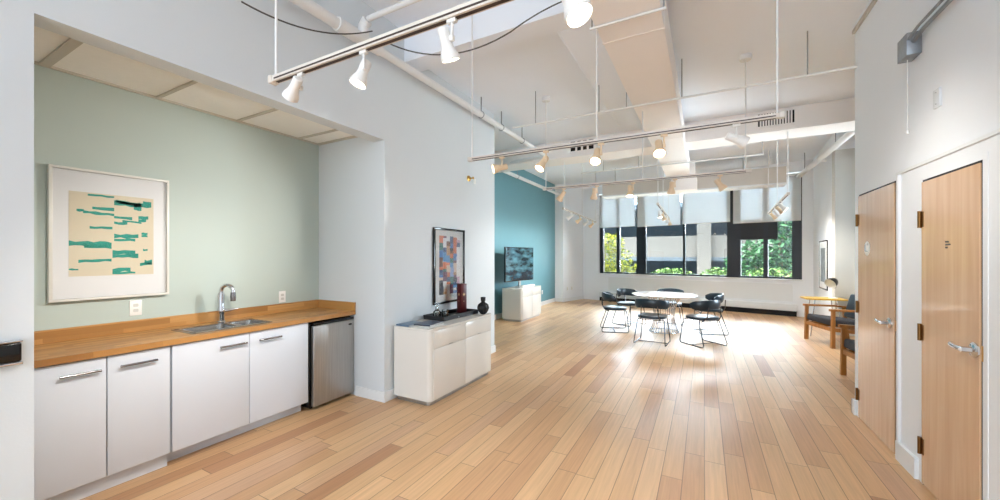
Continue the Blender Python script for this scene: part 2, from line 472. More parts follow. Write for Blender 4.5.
for y in (7.43, 8.25, 9.07): f.box(3.24, 3.30, y-.03, y+.03, .9, 3.2)
for z in (.93, 3.17): f.box(3.245, 3.295, 7.46, 9.04, z-.03, z+.03)
f.build('window_frame', M['frame_black'], w)
for a, c in ((7.46, 8.22), (8.28, 9.04)):
    g = MB(); g.box(3.266, 3.274, a, c, .96, 3.14); g.build('window_pane', M['glass'], w)
# roller blinds: one per bay
def blind(label, x0, x1, zb):
    t = thing('roller_blind', label, 'blind', tuple(wpt((x0+x1)/2, .05, zb)), WA, 'white roller blinds at the windows')
    hw = (wu(x1)-wu(x0))/2
    f = MB(); f.box(-hw, hw, -.003, .003, 0, HZ-.10-zb); f.build('blind_fabric', M['blind'], t)
    h = MB(); h.tube([(-hw, 0, -.008), (hw, 0, -.008)], .011, 8); h.build('hem_bar', M['white_metal'], t)
    r = MB(); r.tube([(-hw, .0, HZ-.06-zb), (hw, .0, HZ-.06-zb)], .035, 12); r.build('roller', M['white_metal'], t)
blind('lowered white roller blind above the window with the yellow tree', -3.14, -1.96, 2.47)
blind('lowered white roller blind over the left half of the garage window', -1.88, -.63, 2.44)
blind('lowered white roller blind over the right half of the garage window', -.57, .62, 2.455)
blind('widest lowered white roller blind above the black shade', .69, 2.11, 2.40)
t = thing('window_blackout_blind', 'black half-lowered shade in the window with green trees', 'shade', tuple(wpt(1.22, .085, 1.945)), WA)
b = MB(); b.box(-.46, .44, -.004, .004, 0, .54); b.build('shade_fabric', M['dark'], t)
b = MB(); b.tube([(-.46, 0, 0), (.44, 0, 0)], .012, 8); b.build('hem_bar', M['dark'], t)

# radiator cover under the windows
t = thing('radiator_cover', 'low white radiator cover with dark gap under the windows', 'radiator', (-3.214, 12.978, 0), WA)
L0, L1 = wu(-3.1), wu(2.05)
b = MB(); b.box(L0, L1, -.10, -.002, .13, .30, .012, 2); b.build('cover', M['trim'], t)
b = MB(); b.box(L0+.02, L1-.02, -.085, -.002, 0, .13); b.build('dark_gap', M['gap'], t)
b = MB(); b.box(L0+.3, L1-.1, -.012, -.002, .36, .80, .004, 1); b.build('panel', M['trim'], t)

# ------------------------------------------------------------------ doors
def door(idx, label, y0, y1, h, hinge_z, lever_y, lever_z, plate):
    """leaf in the right wall plane; hinged at y1 (far edge), lever near y0"""
    w = struct(thing('door_%d' % idx, None, None), label, 'door')
    x = XR-.012
    b = MB(); b.box(x, XR-.001, y0, y1, .012, h, .002, 1); b.build('leaf', M['door'], w)
    b = MB(); g = .006
    b.box(XR-.004, XR+.002, y0-g, y0, 0, h+g); b.box(XR-.004, XR+.002, y1, y1+g, 0, h+g); b.box(XR-.004, XR+.002, y0-g, y1+g, h, h+g*2.4)
    b.build('shadow_gap', M['gap'], w)
    b = MB(); fw = .04
    b.box(XR-.003, XR, y0-g-fw, y0-g, 0, h+g+fw); b.box(XR-.003, XR, y1+g, y1+g+fw, 0, h+g+fw); b.box(XR-.003, XR, y0-g, y1+g, h+g*2.4, h+g+fw)
    b.build('frame', M['wall_lit'], w)
    for z in hinge_z:
        b = MB()
        b.tube([(x-.008, y1+.004, z-.055), (x-.008, y1+.004, z+.055)], .010, 10)
        b.box(x-.003, x, y1-.030, y1, z-.05, z+.05); b.box(XR-.017, XR-.013, y1+.006, y1+.030, z-.05, z+.05)
        b.build('hinge', M['bronze'], w)
    # lever handle
    hd = MB()
    mt = Matrix.Translation((x, lever_y, lever_z)) @ Matrix.Rotation(-PI/2, 4, 'Y')
    hd.lathe([(.0, 0), (.040, 0), (.040, .007), (.033, .013), (.016, .016), (.015, .055), (.0, .057)], 24, mt)
    hd.tube([(x-.048, lever_y, lever_z), (x-.052, lever_y+.04, lever_z+.001), (x-.052, lever_y+.085, lever_z+.004), (x-.046, lever_y+.105, lever_z+.008), (x-.034, lever_y+.122, lever_z+.010)],
            [.015, .013, .012, .014, .010], 10)
    o = hd.build('lever_handle', M['chrome'], w)
    b = MB(); b.box(XR-.005, XR+.001, y0-.012, y0-.002, lever_z-.05, lever_z+.03); b.build('strike_plate', M['brass'], w)
    plate(w, x)
    return w
def plate_text(w, x):
    yc, zc = 3.196, 1.566
    b = MB()
    for row, (n, wd) in enumerate(((4, .040), (5, .056), (3, .026))):
        z = zc+.018-.017*row; y = yc+.03
        for k in range(n):
            cw = wd/n*.72
            b.box(x-.0015, x, y-cw, y, z-.0045, z+.0045 - .002*((k+row) % 2)); y -= wd/n
    b.build('small_lettering', M['cable'], w)
def plate_round(w, x):
    yc, zc = 4.445, 1.565
    b = MB(); mt = Matrix.Translation((x, yc, zc)) @ Matrix.Rotation(-PI/2, 4, 'Y')
    b.lathe([(0, 0), (.062, 0), (.062, .003), (.058, .004), (0, .004)], 28, mt)
    p = b.build('round_sign', M['plastic'], w)
    b = MB(); xx = x-.0045
    b.tube([(xx, yc+.03, zc+.03), (xx, yc+.028, zc-.02), (xx, yc-.02, zc-.026)], .006, 6)
    b.lathe([(0, 0), (.010, 0), (.010, .001), (0, .001)], 10, Matrix.Translation((xx, yc-.024, zc+.036)) @ Matrix.Rotation(-PI/2, 4, 'Y'))
    b.build('sign_symbol', M['galv'], p)
door(1, 'near maple door with chrome lever and small three-line lettering', 2.912, 3.508, 1.983, (1.74, 1.0, .255), 2.945, 1.005, plate_text)
door(2, 'farther maple door with chrome lever and small round sign', 3.915, 4.672, 2.05, (1.83, 1.03, .22), 3.985, .985, plate_round)

# ------------------------------------------------------------------ kitchen alcove
XFc = -3.33
def bar_handle(parent, y0, y1, z, x=XFc):
    b = MB(); yy = [y0, y0, y1, y1]
    b.tube([(x, y0+.012, z), (x+.022, y0+.012, z), ], .0045, 8)
    b.tube([(x, y1-.012, z), (x+.022, y1-.012, z)], .0045, 8)
    b.tube([(x+.026, y0, z), (x+.026, y1, z)], .008, 10)
    return b.build('bar_handle', M['handle'], parent)
def base_cabinet(label, y0, y1, doors, toe_x):
    t = thing('base_cabinet', label, 'cabinet', (0, 0, 0), 0, 'white base cabinets in the kitchen alcove')
    b = MB(); th = .018; xb = XFc-.022
    b.box(XA+.005, xb, y0, y0+th, .10, .868); b.box(XA+.005, xb, y1-th, y1, .10, .868)
    b.box(XA+.005, xb, y0+th, y1-th, .10, .118); b.box(XA+.005, XA+.015, y0+th, y1-th, .118, .868)
    b.build('carcass', M['cab'], t)
    b = MB(); b.box(toe_x-.018, toe_x, y0, y1, 0, .10); b.build('toe_kick', M['cab'], t)
    for (a, c, h0, h1) in doors:
        b = MB(); b.box(XFc-.02, XFc, a+.0025, c-.0025, .105, .862, .0025, 2)
        d = b.build('door', M['cab'], t)
        bar_handle(d, h0, h1, .788)
    return t
base_cabinet('white two-door base cabinet at the alcove edge beside the wall end', YA+.004, 1.270, [(YA+.004, .943, .736, .911), (.943, 1.268, .999, 1.187)], -3.385)
base_cabinet('white two-door base cabinet under the sink beside the fridge', 1.276, 2.335, [(1.276, 1.80, 1.573, 1.771), (1.80, 2.333, 1.867, 2.057)], -3.445)

# counter with a sink cut-out
SX0, SX1, SY0, SY1 = -3.72, -3.40, 1.43, 2.02
t = thing('worktop', 'butcher block worktop with upstand filling the alcove', 'countertop', (0, 0, 0))
b = MB(); c0, c1 = XA+.003, XFc+.022
b.box(c0, SX0, YA+.003, YB-.003, .87, .91); b.box(SX1, c1, YA+.003, YB-.003, .87, .91)
b.box(SX0, SX1, YA+.003, SY0, .87, .91); b.box(SX0, SX1, SY1, YB-.003, .87, .91)
b.build('slab', M['counter'], t)
b = MB(); b.box(c0, c0+.02, YA+.003, YB-.003, .9105, 1.0); b.build('upstand', M['splash'], t)
b = MB(); b.box(c0+.02, c1, YB-.023, YB-.003, .9105, 1.0); b.build('upstand', M['splash'], t)

# sink
t = thing('sink', 'stainless double bowl sink set in the butcher block worktop', 'sink', ((SX0+SX1)/2, (SY0+SY1)/2, .911))
def bowl(b, cx, cy, w, d, depth):
    top = rrect(w, d, .045, 5, cx, cy); bot = rrect(w*.86, d*.9, .05, 5, cx, cy)
    a = [b.bm.verts.new((p[0], p[1], .002)) for p in top]; c = [b.bm.verts.new((p[0], p[1], -depth)) for p in bot]
    n = len(a)
    for i in range(n): b._face([a[i], c[i], c[(i+1) % n], a[(i+1) % n]], True)
    b._face(c)
    return a
b = MB(); w, d = SX1-SX0-.012, SY1-SY0-.012
B1 = (0., -.115, w-.05, .31); B2 = (0., .175, w-.05, .20)
bowl(b, *B1, .15); bowl(b, *B2, .13)
b.build('bowl', M['sink'], t)
b = MB()   # rim with two openings
ow, od = w+.036, d+.036
b.prism(rrect(ow, .03, .012, 3, 0, -od/2+.017), -.0005, .004); b.prism(rrect(ow, .03, .012, 3, 0, od/2-.017), -.0005, .004)
b.box(-ow/2, -w/2+.03, -od/2+.02, od/2-.02, -.0005, .004); b.box(w/2-.03, ow/2, -od/2+.02, od/2-.02, -.0005, .004)
b.box(-w/2+.02, w/2-.02, .038, .078, -.0005, .004)
b.box(-w/2+.02, w/2-.02, -od/2+.02, -.115-.145, -.0005, .004); b.box(-w/2+.02, w/2-.02, .265, od/2-.02, -.0005, .004)
b.build('rim', M['sink'], t)
for cx, cy, z in ((0, -.115, -.148), (0, .175, -.128)):
    b = MB(); b.lathe([(0, 0), (.032, 0), (.034, .003), (.02, .004), (0, .002)], 20, Matrix.Translation((cx, cy, z))); b.build('drain', M['chrome'], t)

# faucet
t = thing('kitchen_faucet', 'chrome gooseneck faucet standing behind the sink', 'faucet', (-3.775, 1.80, .911))
b = MB(); b.lathe([(0, 0), (.034, 0), (.034, .008), (.026, .016), (.025, .075), (.030, .085), (.031, .12), (.027, .13), (.027, .24), (.022, .262), (0, .262)], 24)
b.build('body', M['chrome'], t)
b = MB(); pts = [(0, 0, .24), (0, 0, .275)]; cs = Vector((math.cos(.45), math.sin(.45), 0))
for k in range(13):
    a = PI-PI*k/12; q = cs*(.055+.055*math.cos(a)); pts.append((q.x, q.y, .275+.055*math.sin(a)))
q = cs*.11
pts.append((q.x, q.y, .262))
b.tube(pts, .017, 14); b.build('gooseneck', M['chrome'], t)
b = MB(); b.tube([(q.x, q.y, .268), (q.x, q.y, .225), (q.x, q.y, .19)], [.019, .023, .020], 14); b.build('spray_head', M['handle'], t)
b = MB(); b.tube([(.0, .025, .10), (0, .07, .102), (0, .135, .108)], [.017, .014, .009], 12); b.build('lever', M['chrome'], t)

# under-counter fridge
t = thing('mini_fridge', 'stainless mini fridge under the worktop end', 'fridge', (0, 0, 0))
b = MB(); b.box(XA+.03, -3.375, 2.372, 2.868, .02, .852, .006, 2)
for y in (2.42, 2.82):
    b.cyl((-3.42, y, 0), (-3.42, y, .03), .018); b.cyl((-3.86, y, 0), (-3.86, y, .03), .018)
b.build('body', M['blackgloss'], t)
b = MB(); b.box(-3.37, -3.322, 2.385, 2.866, .035, .82, .008, 3); b.build('door', M['steel'], t)
b = MB(); b.box(-3.37, -3.324, 2.385, 2.866, .823, .85, .004, 2); b.build('top_trim', M['blackgloss'], t)
b = MB(); b.prism([(2.812+.022*math.cos(2*PI*k/20), .775+.009*math.sin(2*PI*k/20)) for k in range(20)], -3.322, -3.3195, axis='X'); b.build('badge', M['blackgloss'], t)

# outlets: wall plates with two sockets.  normal along +X unless given
def outlet(label, loc, rz=0., kind='outlet', group='white wall outlets'):
    t = thing('wall_outlet', label, 'outlet', loc, rz, group)
    b = MB(); b.box(0, .006, -.037, .037, -.06, .06, .003, 2); b.build('cover_plate', M['plastic'], t)
    for z in (.02, -.02):
        b = MB(); b.prism(rrect(.032, .026, .008, 4), .006, .0075, Matrix.Translation((0, 0, z)) @ Matrix(((0, 0, 1, 0), (1, 0, 0, 0), (0, 1, 0, 0), (0, 0, 0, 1))))
        for y in (-.007, .007): b.box(.0072, .0080, y-.0015, y+.0015, z-.005, z+.006)
        b.build('socket', M['wall_warm'], t)
outlet('white outlet on the sage wall under the framed teal print', (XA, 1.271, 1.095))
outlet('white outlet on the sage wall beside the faucet', (XA, 2.443, 1.07))
outlet('white outlet low on the teal wall beside the television cabinet', (XT, 10.77, .40))
pil = math.atan2(-.33, 1.2)
outlet('white outlet on the pilaster, nearer the teal wall', (-3.985, 12.137, .42), pil)
outlet('white outlet on the pilaster, nearer the windows', (-3.915, 12.39, .42), pil)

# dark wall bar at the picture's left edge
t = thing('wall_bar', 'black bar with chrome edging on the white wall beside the alcove', 'wall fixture', (XL, .40, 1.045))
b = MB(); b.box(0, .03, -.22, .118, -.045, .045, .008, 3); b.build('body', M['blackgloss'], t)
b = MB(); b.box(0, .032, -.22, .121, -.058, -.047, .003, 2); b.box(0, .032, -.22, .121, .047, .055, .003, 2); b.build('edging', M['chrome'], t)

# framed teal print
t = thing('framed_print', 'large framed abstract print of teal strokes on cream paper', 'picture', (XA, 1.142, 1.652))
hy, hz = .327, .468
def frame_ring(hy, hz, w, d, m, parent, x0=0.):
    b = MB()
    b.box(x0, d, -hy, hy, hz-w, hz, .003, 2); b.box(x0, d, -hy, hy, -hz, -hz+w, .003, 2)
    b.box(x0, d, -hy, -hy+w, -hz+w, hz-w, .003, 2); b.box(x0, d, hy-w, hy, -hz+w, hz-w, .003, 2)
    return b.build('frame', m, parent)
frame_ring(hy, hz, .018, .042, M['silverframe'], t)
b = MB(); b.box(.006, .024, -hy+.018, hy-.018, -hz+.018, hz-.018); b.build('mat_board', M['mat'], t)
b = MB(); b.box(.024, .026, -.232, .230, -.296, .304); sh = b.build('paper', M['sheet'], t)
rnd = random.Random(3)
b = MB()
def stroke(u0, u1, z, h, slope=0.):      # u,z measured on the sheet in 0..1
    Y = lambda u: -.232+.462*u
    n = max(3, int((u1-u0)*16)); top = []; bot = []
    for k in range(n+1):
        u = u0+(u1-u0)*k/n; zz = -.296+.60*(z+slope*(u-u0))
        top.append((Y(u), zz+1.35*h*(.4+.6*rnd.random()))); bot.append((Y(u), zz-1.35*h*(.4+.6*rnd.random())))
    b.prism(bot+list(reversed(top)), .026, .0268, axis='X')
for a in ((.2,.5,.975,.008,0),(.5,.97,.90,.016,0),(.52,.8,.925,.010,-.06),(.74,.84,.87,.030,0),(.25,.5,.82,.010,0),(.08,.16,.78,.008,0),(.15,.5,.765,.010,-.03),(.5,.72,.72,.010,0),(.6,.84,.685,.008,-.06),
          (.50,.66,.655,.010,0),(.8,.93,.74,.012,0),(.8,.9,.70,.012,0),(.22,.48,.585,.010,0),(.5,.8,.49,.016,.02),(.5,.76,.44,.010,.02),(.84,.92,.53,.010,0),(.84,.92,.50,.008,0),(.0,.47,.385,.018,0),(.16,.47,.35,.010,0),
          (.48,.76,.285,.014,0),(.48,.8,.235,.014,.02),(.86,.92,.32,.008,0),(.1,.47,.18,.010,.03),(.48,.7,.06,.014,.03),(.48,.76,.025,.010,0),(.0,.1,.085,.006,-.05),(.82,.98,.13,.012,.08),(.88,.98,.16,.018,0),(.86,.97,.94,.010,0)):
    stroke(*a)
b.build('teal_strokes', M['ink'], sh)
b = MB(); b.box(.030, .031, -hy+.018, hy-.018, -hz+.018, hz-.018); b.build('glazing', M['picglass'], t)

# ------------------------------------------------------------------ white lacquer sideboards
def sideboard(name, label, x0, x1, y0, y1, h, group):
    """back at x0 (towards the left wall), front at x1; rounded vertical corners at the front"""
    t = thing(name, label, 'sideboard', ((x0+x1)/2, (y0+y1)/2, 0), 0, group)
    D, W = x1-x0, y1-y0; r = .05
    poly = [(-D/2, -W/2)]
    for k in range(9):
        a = -PI/2+PI/2*k/8; poly.append((D/2-r+r*math.cos(a), -W/2+r+r*math.sin(a)))
    for k in range(9):
        a = PI/2*k/8; poly.append((D/2-r+r*math.cos(a), W/2-r+r*math.sin(a)))
    poly.append((-D/2, W/2))
    ins = [(p[0]*(1-.05/D*1.2), p[1]*(1-.04/W*1.2)) for p in poly]
    b = MB(); b.prism(ins, .0, .045, smooth=True); b.build('plinth', M['steel'], t)
    b = MB(); b.prism([(p[0]-(.004 if p[0] > 0 else 0), p[1]*.997) for p in poly], .045, h-.022, smooth=True); b.build('body', M['cream'], t)
    b = MB(); b.prism(poly, h-.020, h, smooth=True); b.build('top', M['cream'], t)
    zs = h*.735; g = .004; xf = D/2-.003
    for s in (-1, 1):
        ya, yb = (-W/2+r, -g/2) if s < 0 else (g/2, W/2-r)
        b = MB(); b.box(xf, xf+.009, ya, yb, zs+.004, h-.026, .003, 2); dr = b.build('drawer', M['cream'], t)
        b = MB(); b.box(xf, xf+.009, ya, yb, .052, zs-.004, .003, 2); d = b.build('door', M['cream'], t)
        k = MB(); yc = yb-.16 if s > 0 else ya+.2
        k.box(xf+.006, xf+.016, (ya+yb)/2-.03, (ya+yb)/2+.03, zs+.004, zs+.010); k.build('pull', M['steel'], dr)
    return t
sideboard('sideboard', 'white lacquer sideboard under the framed collage beside the alcove', -2.865, -2.385, 2.985, 4.24, .768, 'white lacquer sideboards')
sideboard('sideboard', 'white lacquer sideboard under the television by the teal wall', -4.14, -3.64, 7.82, 9.02, .75, 'white lacquer sideboards')

# on the sideboard
ZS = .768
def magazine(label, x, y, rz, w, d, h, z, cover):
    t = thing('magazine', label, 'magazine', (x, y, z), rz, 'magazines on the sideboard')
    b = MB(); b.box(-w/2+.002, w/2-.002, -d/2+.002, d/2-.002, .001, h-.001); b.build('pages', M['mat'], t)
    b = MB(); b.box(-w/2, w/2, -d/2, d/2, h-.001, h); b.box(-w/2, w/2, -d/2, d/2, 0, .001); b.box(-w/2, w/2, -d/2, -d/2+.0015, 0, h); b.build('cover', cover, t)
mc1 = mat('cover_blue_grey', (86, 112, 138), .35, vary=.5, scale=18)
mc2 = mat('cover_pale', (206, 206, 202), .35, vary=.3, scale=25)
mc3 = mat('cover_dark_blue', (52, 66, 88), .35, vary=.5, scale=20)
magazine('pale magazine lying nearest the sideboard corner', -2.56, 3.16, .05, .22, .29, .010, ZS, mc2)
magazine('blue grey magazine lying beside the wall on the sideboard', -2.765, 3.13, -.06, .18, .24, .014, ZS, mc1)
magazine('dark blue magazine lying on top of the pale one', -2.585, 3.21, .10, .20, .26, .010, ZS+.0105, mc3)
t = thing('tray', 'black rectangular tray on the sideboard under the collage', 'tray', (-2.70, 3.80, ZS), -.03)
b = MB(); b.box(-.14, .14, -.34, .34, 0, .008); b.build('base', M['dark'], t)
b = MB()
b.box(-.15, -.14, -.35, .35, 0, .05); b.box(.14, .15, -.35, .35, 0, .05); b.box(-.14, .14, -.35, -.34, 0, .05); b.box(-.14, .14, .34, .35, 0, .05)
b.build('rim', M['dark'], t)
for x, y, hh, lb in ((-2.63, 3.56, .105, 'clear cut glass tumbler standing in the black tray'),):
    t = thing('glass_tumbler', lb, 'glass', (x, y, ZS+.008))
    b = MB(); b.lathe([(.0, 0), (.034, 0), (.036, .004), (.040, hh), (.037, hh), (.033, .012), (0, .012)], 12); b.build('tumbler', M['clear'], t)
t = thing('glass_decanter', 'small clear glass decanter in the black tray beside the tumbler', 'decanter', (-2.70, 3.50, ZS+.008))
b = MB(); b.lathe([(0, 0), (.040, 0), (.044, .01), (.044, .085), (.018, .11), (.016, .14), (.013, .14), (.015, .11), (.040, .083), (.040, .012), (0, .012)], 16); b.build('bottle', M['clear'], t)
b = MB(); b.lathe([(0, .142), (.012, .142), (.02, .165), (.012, .185), (0, .188)], 12); b.build('stopper', M['clear'], t)
t = thing('note_cards', 'small stack of white cards lying in the black tray', 'cards', (-2.62, 3.78, ZS+.008), .3)
b = MB(); b.box(-.05, .05, -.075, .075, 0, .012, .001, 1); b.build('stack', M['mat'], t)
t = thing('gift_box', 'tall maroon box with gold emblem standing in the black tray', 'box', (-2.735, 4.06, ZS+.008), -.35)
b = MB(); b.box(-.045, .045, -.045, .045, 0, .37, .003, 2); b.build('box_body', M['maroon'], t)
for dz, sz in ((.235, .024), (.15, .008)):
    pts = []
    for k in range(16):
        rr = sz if k % 2 == 0 else sz*.35
        pts.append((rr*math.cos(2*PI*k/16), dz+rr*math.sin(2*PI*k/16)))
    b = MB(); b.prism(pts, .045, .0458, axis='X'); b.build('emblem', M['gold'], t)
    b = MB(); b.prism(pts, -.0458, -.045, axis='Y'); b.build('emblem', M['gold'], t)
t = thing('black_vase', 'black ribbed vase at the end of the sideboard beside the tray', 'vase', (-2.465, 4.14, ZS))
b = MB(); prof = [(0, 0), (.035, 0), (.036, .01), (.058, .04), (.072, .075), (.062, .115), (.03, .14), (.024, .155), (.03, .17), (.032, .21), (.027, .212), (.022, .165), (0, .16)]
b.lathe(prof, 20)
for k in range(12):
    a = 2*PI*k/12
    b.tube([(r*math.cos(a)*1.0, r*math.sin(a)*1.0, z) for r, z in prof[2:7]], .005, 6)
b.build('vase_body', M['dark'], t)

# framed collage
t = thing('framed_collage', 'tall black framed collage of coloured patches above the sideboard', 'picture', (XL, 3.99, 1.377))
hy2, hz2 = .332, .472
frame_ring(hy2, hz2, .026, .03, M['blackgloss'], t)
b = MB(); b.box(.004, .014, -hy2+.026, hy2-.026, -hz2+.026, hz2-.026); b.build('mat_board', M['mat'], t)
cols = [(214,120,80),(70,90,130),(224,200,180),(40,60,90),(90,150,200),(210,170,190),(230,230,235),(120,80,60),(60,120,110),(150,170,210),(232,140,120),(30,34,46),(190,150,110),(110,60,90),(80,130,190),(240,236,228)]
cm = [mat('collage_colour_%d' % i, c, .5, vary=.25, scale=70) for i, c in enumerate(cols)]
b = MB(); rnd = random.Random(11)
gy, gz = 6, 9; y0, y1, z0, z1 = -.215, .225, -.36, .375
ye = [y0+(y1-y0)*k/gy for k in range(gy+1)]
for i in range(gy):
    z = z0
    while z < z1-.005:
        h = min(rnd.choice((.035, .06, .09, .12)), z1-z)
        f0 = len(b.bm.faces)
        b.box(.014, .0155+.001*rnd.random(), ye[i], ye[i+1]+rnd.choice((0, .012)), z, z+h)
        b.bm.faces.ensure_lookup_table()
        mi = rnd.randrange(len(cm))
        if z < -.2 and i == 0: mi = 11
        for f in b.bm.faces[f0:]: f.material_index = mi
        z += h
b.build('collage', cm, t)
b = MB(); b.box(.020, .021, -hy2+.026, hy2-.026, -hz2+.026, hz2-.026); b.build('glazing', M['picglass'], t)

# television
t = thing('television', 'flat black television standing on the sideboard by the teal wall', 'television', (-3.93, 8.32, .75), math.radians(-6))
b = MB(); b.box(-.02, .02, -.65, .65, .15, .96, .006, 2); b.build('casing', M['blackgloss'], t)
b = MB(); b.box(.0202, .022, -.635, .635, .168, .945); b.build('screen', M['screen'], t)
b = MB(); b.box(-.10, .10, -.28, .28, 0, .012, .004, 2); b.box(-.015, .015, -.04, .04, .01, .2); b.build('stand', M['steel'], t)
t = thing('soundbar', 'slim white soundbar lying in front of the television', 'soundbar', (-3.75, 8.40, .75))
b = MB(); b.box(-.04, .04, -.35, .35, 0, .05, .012, 3); b.build('speaker', M['plastic'], t)

# ------------------------------------------------------------------ round table and chairs
TX, TY = -.70, 8.20
t = thing('round_table', 'round white table with flared chrome wire base', 'table', (TX, TY, 0))
b = MB(); b.lathe([(0, .715), (.56, .715), (.605, .735), (.605, .742), (.595, .745), (0, .745)], 64); b.build('tabletop', M['marble'], t)
b = MB()
for k in range(30):
    a = 2*PI*k/30; pts = []
    for q in range(9):
        z = .012+.70*q/8; u = q/8
        r = .27-.34*u*(1-u)*2*.62+.05*u
        pts.append((r*math.cos(a+.15*u), r*math.sin(a+.15*u), z))
    b.tube(pts, .0055, 5)
for r, z in ((.27, .010), (.32, .706), (.11, .33)):
    b.tube([(r*math.cos(2*PI*k/32), r*math.sin(2*PI*k/32), z) for k in range(32)], .008, 6, closed=True)
b.build('wire_base', M['chrome'], t)

def make_chair():
    t = thing('dining_chair', None, 'chair', (0, 0, 0), 0, 'navy chairs around the round table')
    b = MB()
    poly = [(.235*math.copysign(abs(math.cos(a))**.7, math.cos(a)), .225*math.copysign(abs(math.sin(a))**.7, math.sin(a))) for a in [2*PI*k/40 for k in range(40)]]
    rings = []
    for sc, z in ((.90, .430), (.985, .438), (1., .455), (.985, .474), (.90, .484), (.5, .488), (.02, .489)):
        rings.append([b.bm.verts.new((p[0]*sc, p[1]*sc, z)) for p in poly])
    b._face(list(reversed(rings[0])))
    for A, B in zip(rings, rings[1:]):
        for k in range(40): b._face([A[k], A[(k+1) % 40], B[(k+1) % 40], B[k]], True)
    b._face(rings[-1])
    b.build('seat', M['navy'], t)
    # curved padded band
    b = MB(); n = 24; prev = None
    for k in range(n+1):
        u = k/n; a = math.radians(188+164*u)
        e = min(u, 1-u)/.16; e = min(1, e); hh = .035+.045*math.sin(e*PI/2); th = .014+.012*math.sin(e*PI/2)
        zc = .685+.012*math.cos((u-.5)*2*PI)
        R = .275; ring = []
        for q in range(10):
            g = 2*PI*q/10; rr = R+th*math.cos(g)+.10*(hh*math.sin(g)); z = zc+hh*math.sin(g)
            ring.append(b.bm.verts.new((rr*math.cos(a), .93*rr*math.sin(a)+.02, z)))
        if prev:
            for q in range(10): b._face([prev[q], ring[q], ring[(q+1) % 10], prev[(q+1) % 10]], True)
        else: b._face(ring)
        prev = ring
    b._face(list(reversed(prev)))
    bmesh.ops.recalc_face_normals(b.bm, faces=b.bm.faces)
    b.build('backrest', M['navy'], t)
    for s in (-1, 1):
        b = MB()
        b.tube([(s*.18, .17, .43), (s*.205, .20, .40), (s*.245, .235, .05), (s*.248, .22, .012), (s*.250, .19, .009), (s*.250, -.23, .009), (s*.250, -.26, .012), (s*.248, -.27, .05), (s*.215, -.15, .40), (s*.19, -.14, .43)], .0085, 8)
        b.build('sled_leg', M['chair_metal'], t)
        b = MB(); b.tube([(s*.15, -.12, .43), (s*.16, -.19, .425), (s*.14, -.245, .50), (s*.13, -.256, .66)], .0085, 8); b.build('back_support', M['chair_metal'], t)
    b = MB(); b.tube([(-.205, .20, .41), (.205, .20, .41)], .007, 6); b.build('stretcher', M['chair_metal'], t)
    b = MB(); b.tube([(-.212, -.15, .41), (.212, -.15, .41)], .007, 6); b.build('stretcher', M['chair_metal'], t)
    b = MB(); b.tube([(-.25, -.02, .012), (.25, -.02, .012)], .007, 6); b.build('stretcher', M['chair_metal'], t)
    return t
CH = [(-1.58, 7.84, 'navy curved-back chair nearest the television side of the table', -.1),
      (-1.44, 8.70, 'navy curved-back chair tucked behind the table on its television side', .05),
      (-.79, 7.08, 'navy chair turned away with its back covering the table base', .0),
      (-.03, 7.33, 'navy chair on the door side of the table, the nearer one', .15),
      (.08, 8.50, 'navy chair on the door side of the table, the farther one', -.1),
      (-.66, 9.15, 'navy chair mostly hidden behind the round white table', .0)]
proto = make_chair()
for i, (x, y, lb, da) in enumerate(CH):
    o = proto if i == 0 else dup(proto)
    o.location = (x, y, 0); o['label'] = lb
    o.rotation_euler = (0, 0, math.atan2(TY-y, TX-x)-PI/2+da)

# ------------------------------------------------------------------ armchairs, side table, lamp
def make_armchair():
    t = thing('armchair', None, 'armchair', (0, 0, 0), 0, 'wooden armchairs beside the doors')
    W = .36
    for s in (-1, 1):
        b = MB(); b.prism([(.30, 0), (.355, 0), (.345, .60), (.30, .60)], s*W-.02, s*W+.02, axis='X'); b.build('leg', M['oak'], t)
        b = MB(); b.prism([(-.34, 0), (-.295, 0), (-.235, .58), (-.28, .58)], s*W-.02, s*W+.02, axis='X'); b.build('leg', M['oak'], t)
        b = MB(); b.prism([(.37, .60), (.37, .635), (-.10, .625), (-.30, .605), (-.30, .575), (-.1, .595)], s*W-.028, s*W+.028, axis='X'); b.build('armrest', M['oak'], t)
        b = MB(); b.prism([(.31, .27), (.31, .33), (-.27, .27), (-.27, .22)], s*W-.014, s*W+.014, axis='X'); b.build('side_rail', M['oak'], t)
    b = MB(); b.box(-W+.02, W-.02, .31, .34, .27, .33); b.build('cross_rail', M['oak'], t)
    b = MB(); b.box(-W+.02, W-.02, -.28, -.25, .22, .27); b.build('cross_rail', M['oak'], t)
    mt = Matrix.Translation((0, .03, .38)) @ Matrix.Rotation(math.radians(6), 4, 'X')
    b = MB(); b.box(-W+.025, W-.025, -.30, .31, -.055, .06, .03, 4, mt); b.build('seat_cushion', M['charcoal'], t)
    mt = Matrix.Translation((0, -.27, .42)) @ Matrix.Rotation(math.radians(16), 4, 'X')
    b = MB(); b.box(-W+.025, W-.025, -.055, .05, .0, .42, .03, 4, mt); b.build('back_cushion', M['navy'], t)
    return t
ac1 = make_armchair(); ac1['label'] = 'oak framed armchair beside the mustard side table'
ac1.location = (2.05, 8.43, 0); ac1.rotation_euler = (0, 0, math.radians(90+17))
ac2 = dup(ac1); ac2['label'] = 'oak framed armchair mostly hidden behind the wall with the maple doors'
ac2.location = (1.92, 5.96, 0); ac2.rotation_euler = (0, 0, math.radians(90+8))
t = thing('side_table', 'small mustard topped side table on thin steel legs beside the armchair', 'side table', (1.98, 9.20, 0), .1)
b = MB(); b.prism(rrect(.62, .42, .05, 4), .685, .71); b.build('tabletop', M['mustard'], t)
for sx, sy in ((1, 1), (1, -1), (-1, 1), (-1, -1)):
    b = MB(); b.tube([(sx*.16, sy*.12, .69), (sx*.24, sy*.17, .0)], .010, 8); b.build('leg', M['chrome'], t)
